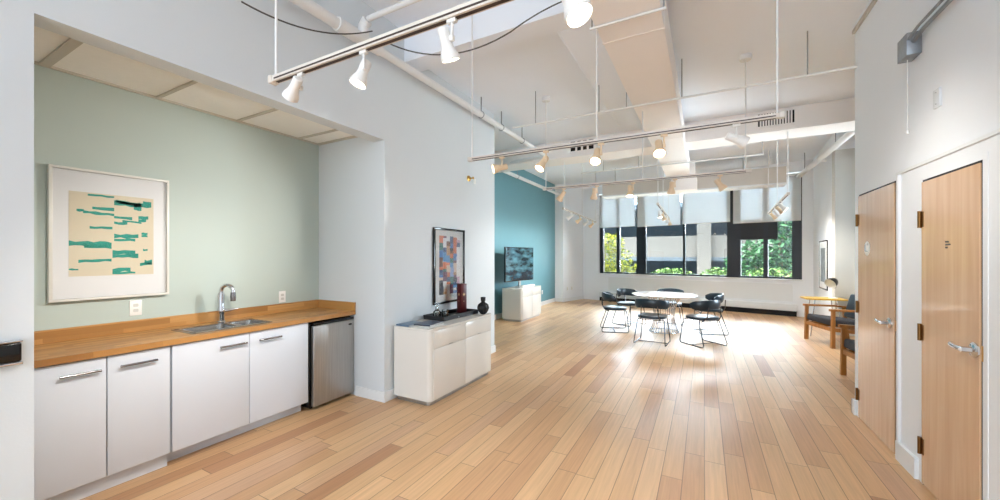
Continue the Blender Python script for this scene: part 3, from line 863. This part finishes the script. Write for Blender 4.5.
for y in (.15, -.15):
    b = MB(); b.tube([(-.21, y, .22), (.21, y, .22)], .006, 6); b.build('stretcher', M['chrome'], t)
t = thing('desk_lamp', 'small black desk lamp on the mustard side table', 'lamp', (2.13, 9.22, .71))
b = MB(); b.lathe([(0, 0), (.07, 0), (.07, .01), (.02, .02), (0, .02)], 20); b.build('base', M['white_metal'], t)
b = MB(); b.tube([(0, 0, .015), (.02, 0, .12), (.0, 0, .20)], .008, 8); b.build('stem', M['white_metal'], t)
mt = Matrix.Translation((-.02, -.02, .295)) @ Vector((.66, .55, .50)).to_track_quat('Z', 'Y').to_matrix().to_4x4()
b = MB(); b.lathe([(0, .10), (.022, .10), (.05, .085), (.085, .03), (.10, -.05)], 20, mt, cap=False); ls = b.build('lamp_shade', M['blackgloss'], t)
b = MB(); b.lathe([(0, .092), (.02, .092), (.047, .078), (.082, .026), (.097, -.049)], 20, mt, cap=False); b.build('lining', M['plastic'], ls)

# framed picture on the far right wall
ang = math.atan2(.14, 2.333)
t = thing('framed_photograph', 'black framed picture on the white wall beside the windows', 'picture', (2.252, 10.40, 1.31), PI-ang*1.0)
frame_ring(.42, .52, .022, .02, M['blackgloss'], t)
b = MB(); b.box(.004, .016, -.39, .39, -.49, .49); b.build('mat_board', M['mat'], t)
b = MB(); b.box(.016, .018, -.25, .25, -.36, .36); b.build('print', mat('monochrome_print', (120, 128, 132), .5, vary=.9, scale=9), t)

# ------------------------------------------------------------------ ducts, pipes and grilles overhead
t = thing('air_duct', 'big square white duct running lengthwise under the ceiling', 'duct', (-.51, 5, 3.3))
b = MB(); b.box(-.245, .235, -4.4, 4.5, 0, .32, .008, 2); b.build('duct_body', M['duct'], t)
for y in (-3.2, -1.75, -.2, 1.35, 2.95, 4.35):
    b = MB(); b.box(-.249, .239, y, y+.02, -.004, .322); b.build('seam', M['duct'], t)
t = thing('duct_outlet', 'square white duct end dropping at the far end of the long duct', 'duct', (-.40, 9.72, 3.0))
b = MB(); b.box(-.26, .26, -.20, .35, 0, .28, .006, 2); b.box(-.22, .22, -.15, .3, .28, .60); b.build('outlet_box', M['duct'], t)
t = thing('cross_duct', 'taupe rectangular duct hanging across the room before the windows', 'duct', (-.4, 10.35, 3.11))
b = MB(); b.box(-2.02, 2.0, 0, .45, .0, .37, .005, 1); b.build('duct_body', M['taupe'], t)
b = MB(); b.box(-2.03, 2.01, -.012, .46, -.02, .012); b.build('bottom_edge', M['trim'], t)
for x in (-1.7, -.5, 1.2, 1.85):
    b = MB(); b.tube([(x, .1, .37), (x, .1, .74)], .008, 6); b.build('hanger_rod', M['galv'], t)

def hanger_bar(name, label, pts_rods, x0, x1, y, z, r=.012, m='white_metal', ceil=ZC):
    t = thing(name, label, 'conduit', ((x0+x1)/2, y, z))
    c = (x0+x1)/2
    b = MB(); b.tube([(x0-c, 0, 0), (x1-c, 0, 0)], r, 10); b.build('conduit', M[m], t)
    for x in pts_rods:
        b = MB(); b.tube([(x-c, 0, 0), (x-c, 0, ceil-z)], .006, 6); b.build('hanger_rod', M['galv'], t)
    return t
hanger_bar('duct_hanger', 'short hanger bar under the big duct, nearest one', [-.775, -.255], -.79, -.24, 2.97, 3.285, .010, ceil=ZN)
hanger_bar('ceiling_conduit', 'thin conduit crossing below the big duct and ending at the door wall', [-2.0, -1.15, -.82, -.22, .9], -2.35, XR-.002, 4.74, 3.28, .012)
hanger_bar('ceiling_conduit', 'thin conduit crossing the room beyond the vented soffit', [-1.85, -1.15, .90], -2.32, .91, 8.0, 3.27, .013, ceil=ZF)
# ceiling pipes along the left wall
t = thing('sprinkler_pipe', 'thick white pipe running along the top of the white left wall', 'pipe', (-2.74, 3, 3.47))
b = MB(); b.tube([(0, -4.5, 0), (0, -.8, 0)], .048, 14); b.tube([(0, -.35, 0), (0, 3.9, 0)], .040, 14); b.build('pipe', M['white_metal'], t)
b = MB(); b.tube([(0, -.82, 0), (0, -.62, 0)], .060, 14); b.tube([(0, -.62, 0), (0, -.34, 0)], .054, 14); b.tube([(0, -.53, .03), (.0, -.53, .13), (.05, -.53, .17)], .048, 12); b.build('fitting', M['white_metal'], t)
for y in (1.55, 2.15, 2.9): 
    b = MB(); b.tube([(0, y, -.046), (0, y, .25)], .008, 6); b.tube([(.046*math.cos(2*PI*k/16), y, .046*math.sin(2*PI*k/16)) for k in range(16)], .006, 6, closed=True); b.build('hanger', M['galv'], t)
t = thing('branch_pipe', 'thinner white pipe branching off across the ceiling from the pipe fitting', 'pipe', (-2.68, 2.47, 3.65))
b = MB(); b.tube([(0, 0, 0), (3.8, 0, .0)], .024, 12); b.build('pipe', M['white_metal'], t)
t = thing('sprinkler_pipe', 'white pipe running along the teal wall towards the windows', 'pipe', (-3.98, 8, 3.42))
b = MB(); b.tube([(1.24, -1.0, .05), (.6, -.95, .02), (.2, -.9, 0), (.04, -.7, 0), (0, -.4, 0), (0, 3.6, 0)], .042, 14); b.build('pipe', M['white_metal'], t)
for y in (.3, 2.2):
    b = MB(); b.tube([(0, y, -.048), (0, y, .43)], .008, 6); b.tube([(.048*math.cos(2*PI*k/16), y, .048*math.sin(2*PI*k/16)) for k in range(16)], .006, 6, closed=True); b.build('hanger', M['galv'], t)
t = thing('sprinkler_pipe', 'white pipe running high along the far right wall towards the windows', 'pipe', (2.02, 9.6, 3.42))
b = MB(); b.tube([(0, -2.0, 0), (0, 1.9, 0)], .05, 14); b.tube([(0, .2, 0), (.14, .2, 0)], .03, 10); b.build('pipe', M['white_metal'], t)
for y in (-.05, .85):
    b = MB(); b.tube([(0, y, 0), (0, y+.16, 0)], .060, 14); b.build('fitting', M['white_metal'], t)
for y in (-1.0, 1.3):
    b = MB(); b.tube([(0, y, 0), (0, y, .43)], .008, 6); b.build('hanger', M['galv'], t)
# loose cable
t = thing('hanging_cable', 'thin grey cable drooping from the pipe fitting over the alcove header', 'cable', (0, 0, 0))
def droop(p, q, sag, n=16):
    p, q = Vector(p), Vector(q)
    return [p.lerp(q, k/n)-Vector((0, 0, sag*4*(k/n)*(1-k/n))) for k in range(n+1)]
b = MB(); b.tube(droop((-2.82, 1.47, 3.26), (-2.60, 2.44, 3.50), .10), .006, 6); b.build('cable_run', M['cable'], t)
b = MB(); b.tube(droop((-2.62, 2.62, 3.50), (-1.50, 3.0, 3.48), .16), .006, 6)
b.tube(droop((-1.50, 3.0, 3.48), (-1.0, 3.0, 3.60), -.02), .006, 6); b.build('cable_run', M['cable'], t)

# grilles in the soffit face
def grille(label, x0, x1, z0, z1, slats, rows):
    t = thing('air_grille', label, 'air grille', ((x0+x1)/2, 7.03, (z0+z1)/2), 0, 'air grilles in the soffit')
    w, h = (x1-x0)/2, (z1-z0)/2
    b = MB(); b.box(-w, w, -.006, 0, -h, h); b.build('backing', M['gap'], t)
    f = MB(); fr = .03
    f.box(-w-fr, w+fr, -.02, -.0, h, h+fr); f.box(-w-fr, w+fr, -.02, 0, -h-fr, -h); f.box(-w-fr, -w, -.02, 0, -h, h); f.box(w, w+fr, -.02, 0, -h, h)
    f.build('frame', M['duct'], t)
    s = MB()
    for k in range(1, slats): x = -w+2*w*k/slats; tw = .018 if rows == 2 else .010; s.box(x-tw/2*2, x+tw/2*2, -.018, -.006, -h, h)
    for k in range(1, rows): z = -h+2*h*k/rows; s.box(-w, w, -.018, -.006, z-.02, z+.02)
    s.build('slats', M['duct'], t)
grille('air grille with eight square openings left of the big duct', -2.24, -1.80, 3.49, 3.67, 4, 2)
grille('air grille with narrow upright slats right of the big duct', .73, 1.18, 3.48, 3.67, 13, 1)

# ------------------------------------------------------------------ track lighting
TZ = 2.43
def rail(label, a, bpt, stems, ceil=ZC, group='ceiling track rails'):
    """stems: (fraction along, ceiling height, canopy?)"""
    a, bpt = Vector(a), Vector(bpt); L = (bpt-a).length; d = (bpt-a).normalized()
    t = thing('track_rail', label, 'track rail', tuple(a), math.atan2(d.y, d.x), group)
    b = MB(); b.box(0, L, -.018, .018, -.005, .028, .002, 1); b.build('channel', M['rail'], t)
    b = MB(); b.box(.02, L-.02, -.008, .008, -.0065, -.0045); b.box(.02, L-.02, -.0192, -.0178, .004, .012); b.build('contact_slot', M['slot'], t)
    for x0 in (-.03, L):
        b = MB(); b.box(x0, x0+.03, -.021, .021, -.008, .032, .003, 2); b.build('end_cap', M['rail'], t)
    for fr, cz, can in stems:
        b = MB(); b.tube([(L*fr, 0, .02), (L*fr, 0, cz-TZ)], .007, 8)
        st = b.build('stem', M['white_metal'], t)
        if can:
            b = MB(); b.lathe([(0, 0), (.055, 0), (.06, .012), (.06, .05), (0, .05)], 20, Matrix.Translation((L*fr, 0, cz-TZ-.05))); b.build('canopy', M['white_metal'], st)
    return t
rail('track rail nearest the camera, over the alcove front', (-2.02, 1.22, TZ), (.30, 1.22, TZ), [(.005, ZN, 0), (.95, ZN, 0)])
rail('second track rail, over the white sideboard and below the long beam', (-2.0, 3.13, TZ), (.445, 3.13, TZ), [(.005, ZN, 0), (.50, ZN, 0), (.995, ZN, 0)])
rail('third track rail crossing the room, with two round canopies', (-1.965, 5.0, TZ), (.43, 5.0, TZ), [(.005, ZC, 1), (.54, 3.30, 0), (.99, ZC, 1)])
rail('short lengthwise track rail near the teal wall, before the windows', (-2.46, 7.25, TZ), (-2.64, 10.5, TZ), [(.02, 3.39, 0), (.5, ZF, 0), (.99, ZF, 0)])
rail('short lengthwise track rail over the round table', (-.735, 7.4, TZ), (-.78, 10.4, TZ), [(.005, 3.3, 0), (.4, 3.3, 0), (.995, 3.09, 0)])
rail('short lengthwise track rail near the right wall, before the windows', (1.12, 7.12, TZ), (1.25, 10.2, TZ), [(.01, 3.39, 0), (.45, ZF, 1), (.99, ZF, 0)])

# one lamp, then copies
def make_lamp():
    t = thing('track_spotlight', None, 'spotlight', (0, 0, 0), 0, 'spotlights on the track rails')
    b = MB(); b.box(-.032, .032, -.015, .015, -.030, -.008, .004, 2); b.build('adapter', M['lamp_white'], t)
    b = MB(); b.tube([(0, 0, -.028), (0, 0, -.11)], .009, 8); b.box(-.012, .012, -.012, .012, -.135, -.10, .003, 2); b.build('stem', M['lamp_white'], t)
    b = MB()
    b.lathe([(0, -.075), (.030, -.075), (.034, -.070), (.035, -.05), (.034, .0), (.038, .03), (.052, .065), (.058, .085), (.058, .102), (.054, .104), (.052, .092), (.0, .090)], 24)
    b.box(.030, .052, -.008, .008, -.02, .0)
    sh = b.build('lamp_shade', M['lamp_white'], t)
    b = MB(); b.lathe([(0, .0905), (.050, .0905), (.046, .096), (0, .100)], 20); b.build('lens', M['lens'], sh)
    return t
LP = []   # x, y, direction, power, label, warm-light tint?
def lamp_at(x, y, d, pw, label, cream=0, lit=1, col=(1, .95, .89), spread=110): LP.append((x, y, Vector(d).normalized(), pw, label, cream, lit, col, spread))
lamp_at(-1.80, 1.22, (-.75, .12, -.62), 4.5, 'white spotlight closest to the alcove on the nearest track rail', spread=80)
lamp_at(-1.352, 1.22, (-.20, -.28, -.94), 1.5, 'lit white spotlight second from the alcove on the nearest track rail')
lamp_at(-.868, 1.22, (.04, .40, -.9), 1, 'white spotlight third from the alcove on the nearest track rail')
lamp_at(-.372, 1.22, (.42, -.10, -.9), 1, 'big lit white spotlight in front of the long duct on the nearest track rail')
lamp_at(-1.66, 3.13, (-.78, -.60, -.22), 5., 'lit spotlight aimed sideways at the kitchen alcove on the second track rail', 1, spread=62)
lamp_at(-1.222, 3.13, (-.30, -.50, -.80), 1, 'lit spotlight second from the sideboard wall on the second track rail', 1)
lamp_at(-.742, 3.13, (.0, -.55, -.80), 1, 'lit spotlight third from the sideboard wall on the second track rail', 1)
lamp_at(-.267, 3.13, (.10, -.55, -.80), 1, 'lit spotlight just under the long duct on the second track rail', 1)
lamp_at(.20, 3.13, (.80, .15, -.45), 1, 'white spotlight aimed sideways at the door wall on the second track rail')
lamp_at(-1.69, 5.0, (-.62, .25, -.75), 1, 'warm-lit white spotlight closest to the teal wall on the third track rail', 1)
lamp_at(-1.238, 5.0, (-.15, .3, -.92), 1, 'warm-lit white spotlight second from the teal wall on the third track rail', 1)
lamp_at(-.786, 5.0, (.05, -.25, -.95), 1, 'warm-lit white spotlight third from the teal wall on the third track rail', 1)
lamp_at(-.306, 5.0, (-.1, .3, -.95), 1, 'warm-lit white spotlight fourth from the teal wall on the third track rail', 1)
lamp_at(.161, 5.0, (.55, .1, -.80), 1, 'warm-lit white spotlight tilted towards the doors on the third track rail', 1)
names = ['nearest', 'second', 'third', 'farthest']
for nm, x, ys, dr in (('rail near the teal wall', (-2.46, -.18/3.25, 7.25), (7.83, 8.64, 9.41, 10.1), (-.85, .1, -.55)), ('rail over the round table', (-.735, -.045/3., 7.4), (8.07, 8.67, 9.37, 10.1), (.15, .1, -.97)), ('rail near the right wall', (1.12, .13/3.08, 7.12), (7.85, 8.33, 8.88, 9.5), (.6, .1, -.75))):
    for k, y in enumerate(ys):
        d = (dr[0]+.12*(k % 2), dr[1]+.15*(k-1.5), dr[2])
        lamp_at(x[0]+x[1]*(y-x[2]), y, d, 3., '%s spotlight, counted from the camera, on the short lengthwise %s' % (names[k], nm), k % 2)
PW = 20.
lp = make_lamp()
warm_lit_mesh = None
for i, (x, y, d, pw, lb, cream, lit, colr, spread) in enumerate(LP):
    o = lp if i == 0 else dup(lp)
    along_y = y > 7
    LS = .66 if (y < 2 and x < -.5) else .78 if y < 4.5 else .80
    o.location = (x, y, TZ); o['label'] = lb; o.scale = (LS, LS, LS)
    if along_y: o.rotation_euler = (0, 0, PI/2)
    R = Matrix.Rotation(-PI/2, 4, 'Z') if along_y else Matrix.Identity(4)
    for ch in kids(o):
        if ch.name.startswith('lamp_shade'):
            dl = R.to_3x3() @ d
            z = dl; xax = Vector((0, 0, 1)).cross(z)
            xax = xax.normalized() if xax.length > .05 else Vector((1, 0, 0))
            if xax.x < 0: xax = -xax
            yax = z.cross(xax)
            rot = Matrix((xax, yax, z)).transposed()
            ch.rotation_euler = rot.to_euler()
            ch.location = Vector((0, 0, -.125)) - xax*.046
            pos = Vector((x, y, TZ)) + (R.inverted().to_3x3() @ ch.location)*LS + d*.115*LS
        if cream and ch.data and ch.name.split('.')[0] in ('lamp_shade', 'stem', 'adapter'):  # cream marks white housings tinted as warmly lit
            key = ch.data.name.split('.')[0]+'_cream'
            me = bpy.data.meshes.get(key)
            if not me:
                me = ch.data.copy(); me.name = key; me.materials[0] = M['lamp_cream']
            ch.data = me
    lt = bpy.data.lights.new('spot', 'SPOT'); lt.energy = PW*pw; lt.spot_size = math.radians(spread); lt.spot_blend = 1.; lt.shadow_soft_size = .04
    lt.color = colr
    lo = bpy.data.objects.new('spot_beam', lt); COL.objects.link(lo)
    lo.location = pos; lo.rotation_euler = d.to_track_quat('-Z', 'Y').to_euler()

# ------------------------------------------------------------------ small wall fittings
t = thing('fire_sprinkler', 'brass fire sprinkler head on the white wall above the collage', 'sprinkler', (XL, 4.46, 2.58))
mt = Matrix.Rotation(PI/2, 4, 'Y')
b = MB(); b.lathe([(0, 0), (.042, 0), (.040, .008), (.02, .014), (.018, .03), (0, .03)], 20, mt); b.build('escutcheon', M['brass'], t)
b = MB(); b.lathe([(.012, .03), (.010, .055), (.006, .07), (0, .07)], 12, mt); b.tube([(.03, .016, 0), (.06, .022, 0), (.075, .006, 0)], .004, 6); b.tube([(.03, -.016, 0), (.06, -.022, 0), (.075, -.006, 0)], .004, 6); b.box(.074, .078, -.02, .02, -.016, .016); b.build('head', M['brass'], t)
t = thing('wall_sensor', 'tiny white sensor on the wall beside the brass sprinkler', 'sensor', (XL, 4.60, 2.565))
b = MB(); b.box(0, .02, -.022, .022, -.035, .035, .006, 2); b.build('housing', M['plastic'], t)
t = thing('junction_box', 'grey metal junction box high on the wall above the maple doors', 'junction box', (XR, 3.60, 2.92))
b = MB(); b.box(-.075, 0, -.07, .07, -.075, .075, .004, 2); b.build('box', M['galv'], t)
b = MB(); b.tube([(-.04, -.07, .01), (-.04, -.20, .03), (-.04, -.60, .03), (-.04, -1.6, .03)], .012, 10); b.tube([(-.065, -.07, .03), (-.065, -.20, .05), (-.065, -.60, .05), (-.065, -1.6, .05)], .009, 10); b.build('conduit', M['galv'], t)
b = MB(); b.tube([(-.04, .02, -.075), (-.04, .02, -.55)], .0025, 6); b.lathe([(0, -.585), (.008, -.58), (.008, -.56), (0, -.55)], 8, Matrix.Translation((-.04, .02, 0))); b.build('pull_chain', M['white_metal'], t)
t = thing('blank_plate', 'small white blank plate below the junction box on the door wall', 'wall plate', (XR, 3.33, 2.47))
b = MB(); b.box(-.012, 0, -.035, .035, -.058, .058, .003, 2); b.build('plate', M['wall'], t)
b = MB()
for z in (-.035, .035): b.lathe([(0, 0), (.004, 0), (.003, .002), (0, .002)], 8, Matrix.Translation((-.012, 0, z)) @ Matrix.Rotation(-PI/2, 4, 'Y'))
b.build('screw', M['galv'], t)

# ------------------------------------------------------------------ outside
b = MB(); b.box(-40, 40, 13.5, 60, -.6, -.5)
struct(b.build('ground', M['asphalt']), 'pale paved ground outside the windows', 'ground')
t = thing('parking_garage', 'pale concrete parking garage outside the windows', 'building', (-1, 21, -.5))
b = MB(); b.box(-12, 9, 0, .35, 1.95, 3.0); b.box(-12, 9, .0, .35, 0., .55); b.build('parapet', M['concrete'], t)
b = MB(); b.box(-12, 9, .3, 9, 1.75, 1.95); b.box(-12, 9, .3, 9, 4.5, 4.75); b.box(-12, 9, 8.9, 9.1, 0, 4.6); b.build('deck', M['concrete_dark'], t)
for x in (-11, -6.2, 1.0, 6.0):
    b = MB(); b.box(x-.3, x+.3, -.22, .4, 0, 4.74); b.build('column', M['concrete'], t)
t = thing('parked_car', 'blue grey car parked inside the garage behind the low wall', 'car', (-4.4, 23.6, -.5))
b = MB(); b.prism([(-2.2, .25), (2.2, .25), (2.25, .65), (2.0, .85), (1.2, .95), (-1.7, .98), (-2.2, .85)], -.85, .85, axis='Y'); b.build('car_body', M['carpaint'], t)
b = MB(); b.prism([(-1.7, .97), (1.1, .94), (.5, 1.42), (-1.1, 1.45)], -.75, .75, axis='Y'); b.build('cabin', M['blackgloss'], t)
for x in (-1.4, 1.4):
    for y in (-.8, .8):
        b = MB(); b.lathe([(0, -.1), (.32, -.1), (.33, 0), (.32, .1), (0, .1)], 20, Matrix.Translation((x, y, .33)) @ Matrix.Rotation(PI/2, 4, 'X')); b.build('wheel', M['tyre'], t)

def foliage(b, c, rad, n, size, rnd):
    for _ in range(n):
        while True:
            p = Vector((rnd.uniform(-1, 1), rnd.uniform(-1, 1), rnd.uniform(-1, 1)))
            if .25 < p.length < 1: break
        p = Vector((p.x*rad[0], p.y*rad[1], p.z*rad[2]))+Vector(c)
        a = Vector((rnd.uniform(-1, 1), rnd.uniform(-1, 1), rnd.uniform(-.7, .7))).normalized()
        q = a.orthogonal().normalized(); q.rotate(Quaternion(a, rnd.uniform(0, 6.28)))
        s = size*rnd.uniform(.6, 1.3)
        v = [p-a*s, p+q*s*.42+a*s*.1, p+a*s, p-q*s*.42+a*s*.1]
        b._face([b.bm.verts.new(x) for x in v])
def tree(label, x, y, crowns, m, seed, n=700, size=.09, trunk=.09):
    rnd = random.Random(seed)
    t = thing('tree', label, 'tree', (x, y, -.5), 0, 'trees outside the windows')
    tb = MB(); top = max(c[2] for c, r in crowns)
    tb.tube([(0, 0, 0), (.05, .02, top*.4), (0, 0, top*.8)], [trunk, trunk*.8, trunk*.4], 8)
    for c, r in crowns: tb.tube([(.03, .01, top*.35), (c[0]*.5, c[1]*.5, c[2]*.75), tuple(c)], [trunk*.5, trunk*.3, trunk*.12], 6)
    tb.build('trunk', M['bark'], t)
    fb = MB()
    for c, r in crowns: foliage(fb, c, r, n, size, rnd)
    fb.build('foliage', m, t, sharp=False)
tree('yellow green tree outside the window nearest the pilaster', -3.75, 16.2, [((0, 0, 1.9), (.9, .6, .7)), ((-.7, .1, 1.5), (.7, .5, .6)), ((.75, 0, 1.6), (.75, .5, .7)), ((.15, -.1, 2.55), (.75, .5, .45)), ((-.5, 0, 2.3), (.6, .5, .4)), ((.3, .1, 1.2), (.9, .5, .4))], M['leaf_y'], 1, 420, .085, .05)
tree('green tree outside behind the black shade', 2.35, 16.5, [((0, 0, 2.4), (1.1, .7, .9)), ((-.8, 0, 1.7), (.9, .5, .8)), ((.8, .1, 2.0), (1.0, .6, 1.1)), ((.2, 0, 3.4), (1.1, .7, .8))], M['leaf_g'], 2, 900, .10)
tree('green tree farther off outside behind the black shade', 4.3, 18.5, [((0, 0, 2.2), (1.2, .7, 1.0)), ((-1.2, 0, 1.9), (.9, .6, .9)), ((.5, .1, 3.8), (1.3, .7, 1.2))], M['leaf_g'], 3, 900, .12)
rnd = random.Random(5)
for k, (x, y, w, h, lb) in enumerate(((-1.2, 17.3, .9, .45, 'low hedge bush outside under the concrete parapet'), (.55, 16.8, .8, .5, 'low hedge bush outside before the concrete column'), (2.0, 15.6, 1.1, .55, 'low hedge bush outside under the green tree'))):
    t = thing('hedge_bush', lb, 'bush', (x, y, -.5), 0, 'hedge bushes outside the windows')
    s = MB()
    for q in range(5): s.tube([(0, 0, 0), (rnd.uniform(-.4, .4)*w, 0, .9), (rnd.uniform(-.7, .7)*w, 0, 1.3)], .012, 5)
    s.build('stems', M['bark'], t)
    fb = MB(); foliage(fb, (0, 0, 1.08), (w, .4, h), 1100, .07, rnd); fb.build('foliage', M['leaf_h'], t, sharp=False)

# ------------------------------------------------------------------ light
SKY_BACK, SKY_FRONT = 5., 30.
W = bpy.data.worlds.new('sky'); S.world = W; W.use_nodes = True
nt = W.node_tree; bg = nt.nodes['Background']
# overcast sky, brighter over the street than at the room end left open for fill light, undimmed below the horizon
tc = N(nt, 'ShaderNodeTexCoord'); sp = N(nt, 'ShaderNodeSeparateXYZ'); nt.links.new(tc.outputs['Generated'], sp.inputs[0])
def wm(op, a, bb):
    n = N(nt, 'ShaderNodeMath', operation=op)
    for i, v in enumerate((a, bb)):
        if isinstance(v, (int, float)): n.inputs[i].default_value = v
        else: nt.links.new(v, n.inputs[i])
    return n.outputs[0]
mr = N(nt, 'ShaderNodeMapRange'); nt.links.new(sp.outputs['Y'], mr.inputs[0])
for k, v in zip(('From Min', 'From Max', 'To Min', 'To Max'), (-.3, .5, SKY_BACK, SKY_FRONT)): mr.inputs[k].default_value = v
mz = N(nt, 'ShaderNodeMapRange'); nt.links.new(sp.outputs['Z'], mz.inputs[0])
for k, v in zip(('From Min', 'From Max', 'To Min', 'To Max'), (-.15, .35, 1., 1.)): mz.inputs[k].default_value = v
nt.links.new(wm('MULTIPLY', mr.outputs[0], mz.outputs[0]), bg.inputs['Strength'])
bg.inputs['Color'].default_value = (.76, .88, 1., 1)
sun = bpy.data.lights.new('sun', 'SUN'); sun.energy = 75.; sun.angle = .03; sun.color = (1, .97, .92)
so = bpy.data.objects.new('sun', sun); COL.objects.link(so); so.location = (-10, 16, 20)
so.rotation_euler = Vector((.55, .02, -.83)).to_track_quat('-Z', 'Y').to_euler()
def portal(name, loc, rot, sx, sy):
    l = bpy.data.lights.new(name, 'AREA'); l.shape = 'RECTANGLE'; l.size = sx; l.size_y = sy; l.cycles.is_portal = True
    o = bpy.data.objects.new(name, l); COL.objects.link(o); o.location = loc; o.rotation_euler = rot
portal('recess_portal', (3.36, 8.25, 2.05), (0, PI/2, 0), 2.3, 1.7)
c = wpt(-.5, .2, 2.2)
portal('window_portal', tuple(c), (-PI/2, 0, WA), 5.4, 2.8)
portal('rear_portal', (-.8, Y0, 2.), (PI/2, 0, 0), 4.2, 4.0)
try:
    S.cycles.use_denoising = True
    S.cycles.max_bounces = 10; S.cycles.diffuse_bounces = 6; S.cycles.transparent_max_bounces = 12
    S.cycles.sample_clamp_indirect = 8.; S.cycles.caustics_reflective = False; S.cycles.caustics_refractive = False
except Exception: pass
S.view_settings.view_transform = 'Standard'; S.view_settings.look = 'None'; S.view_settings.gamma = 1.; S.view_settings.use_curve_mapping = False
S.view_settings.exposure = 0.6
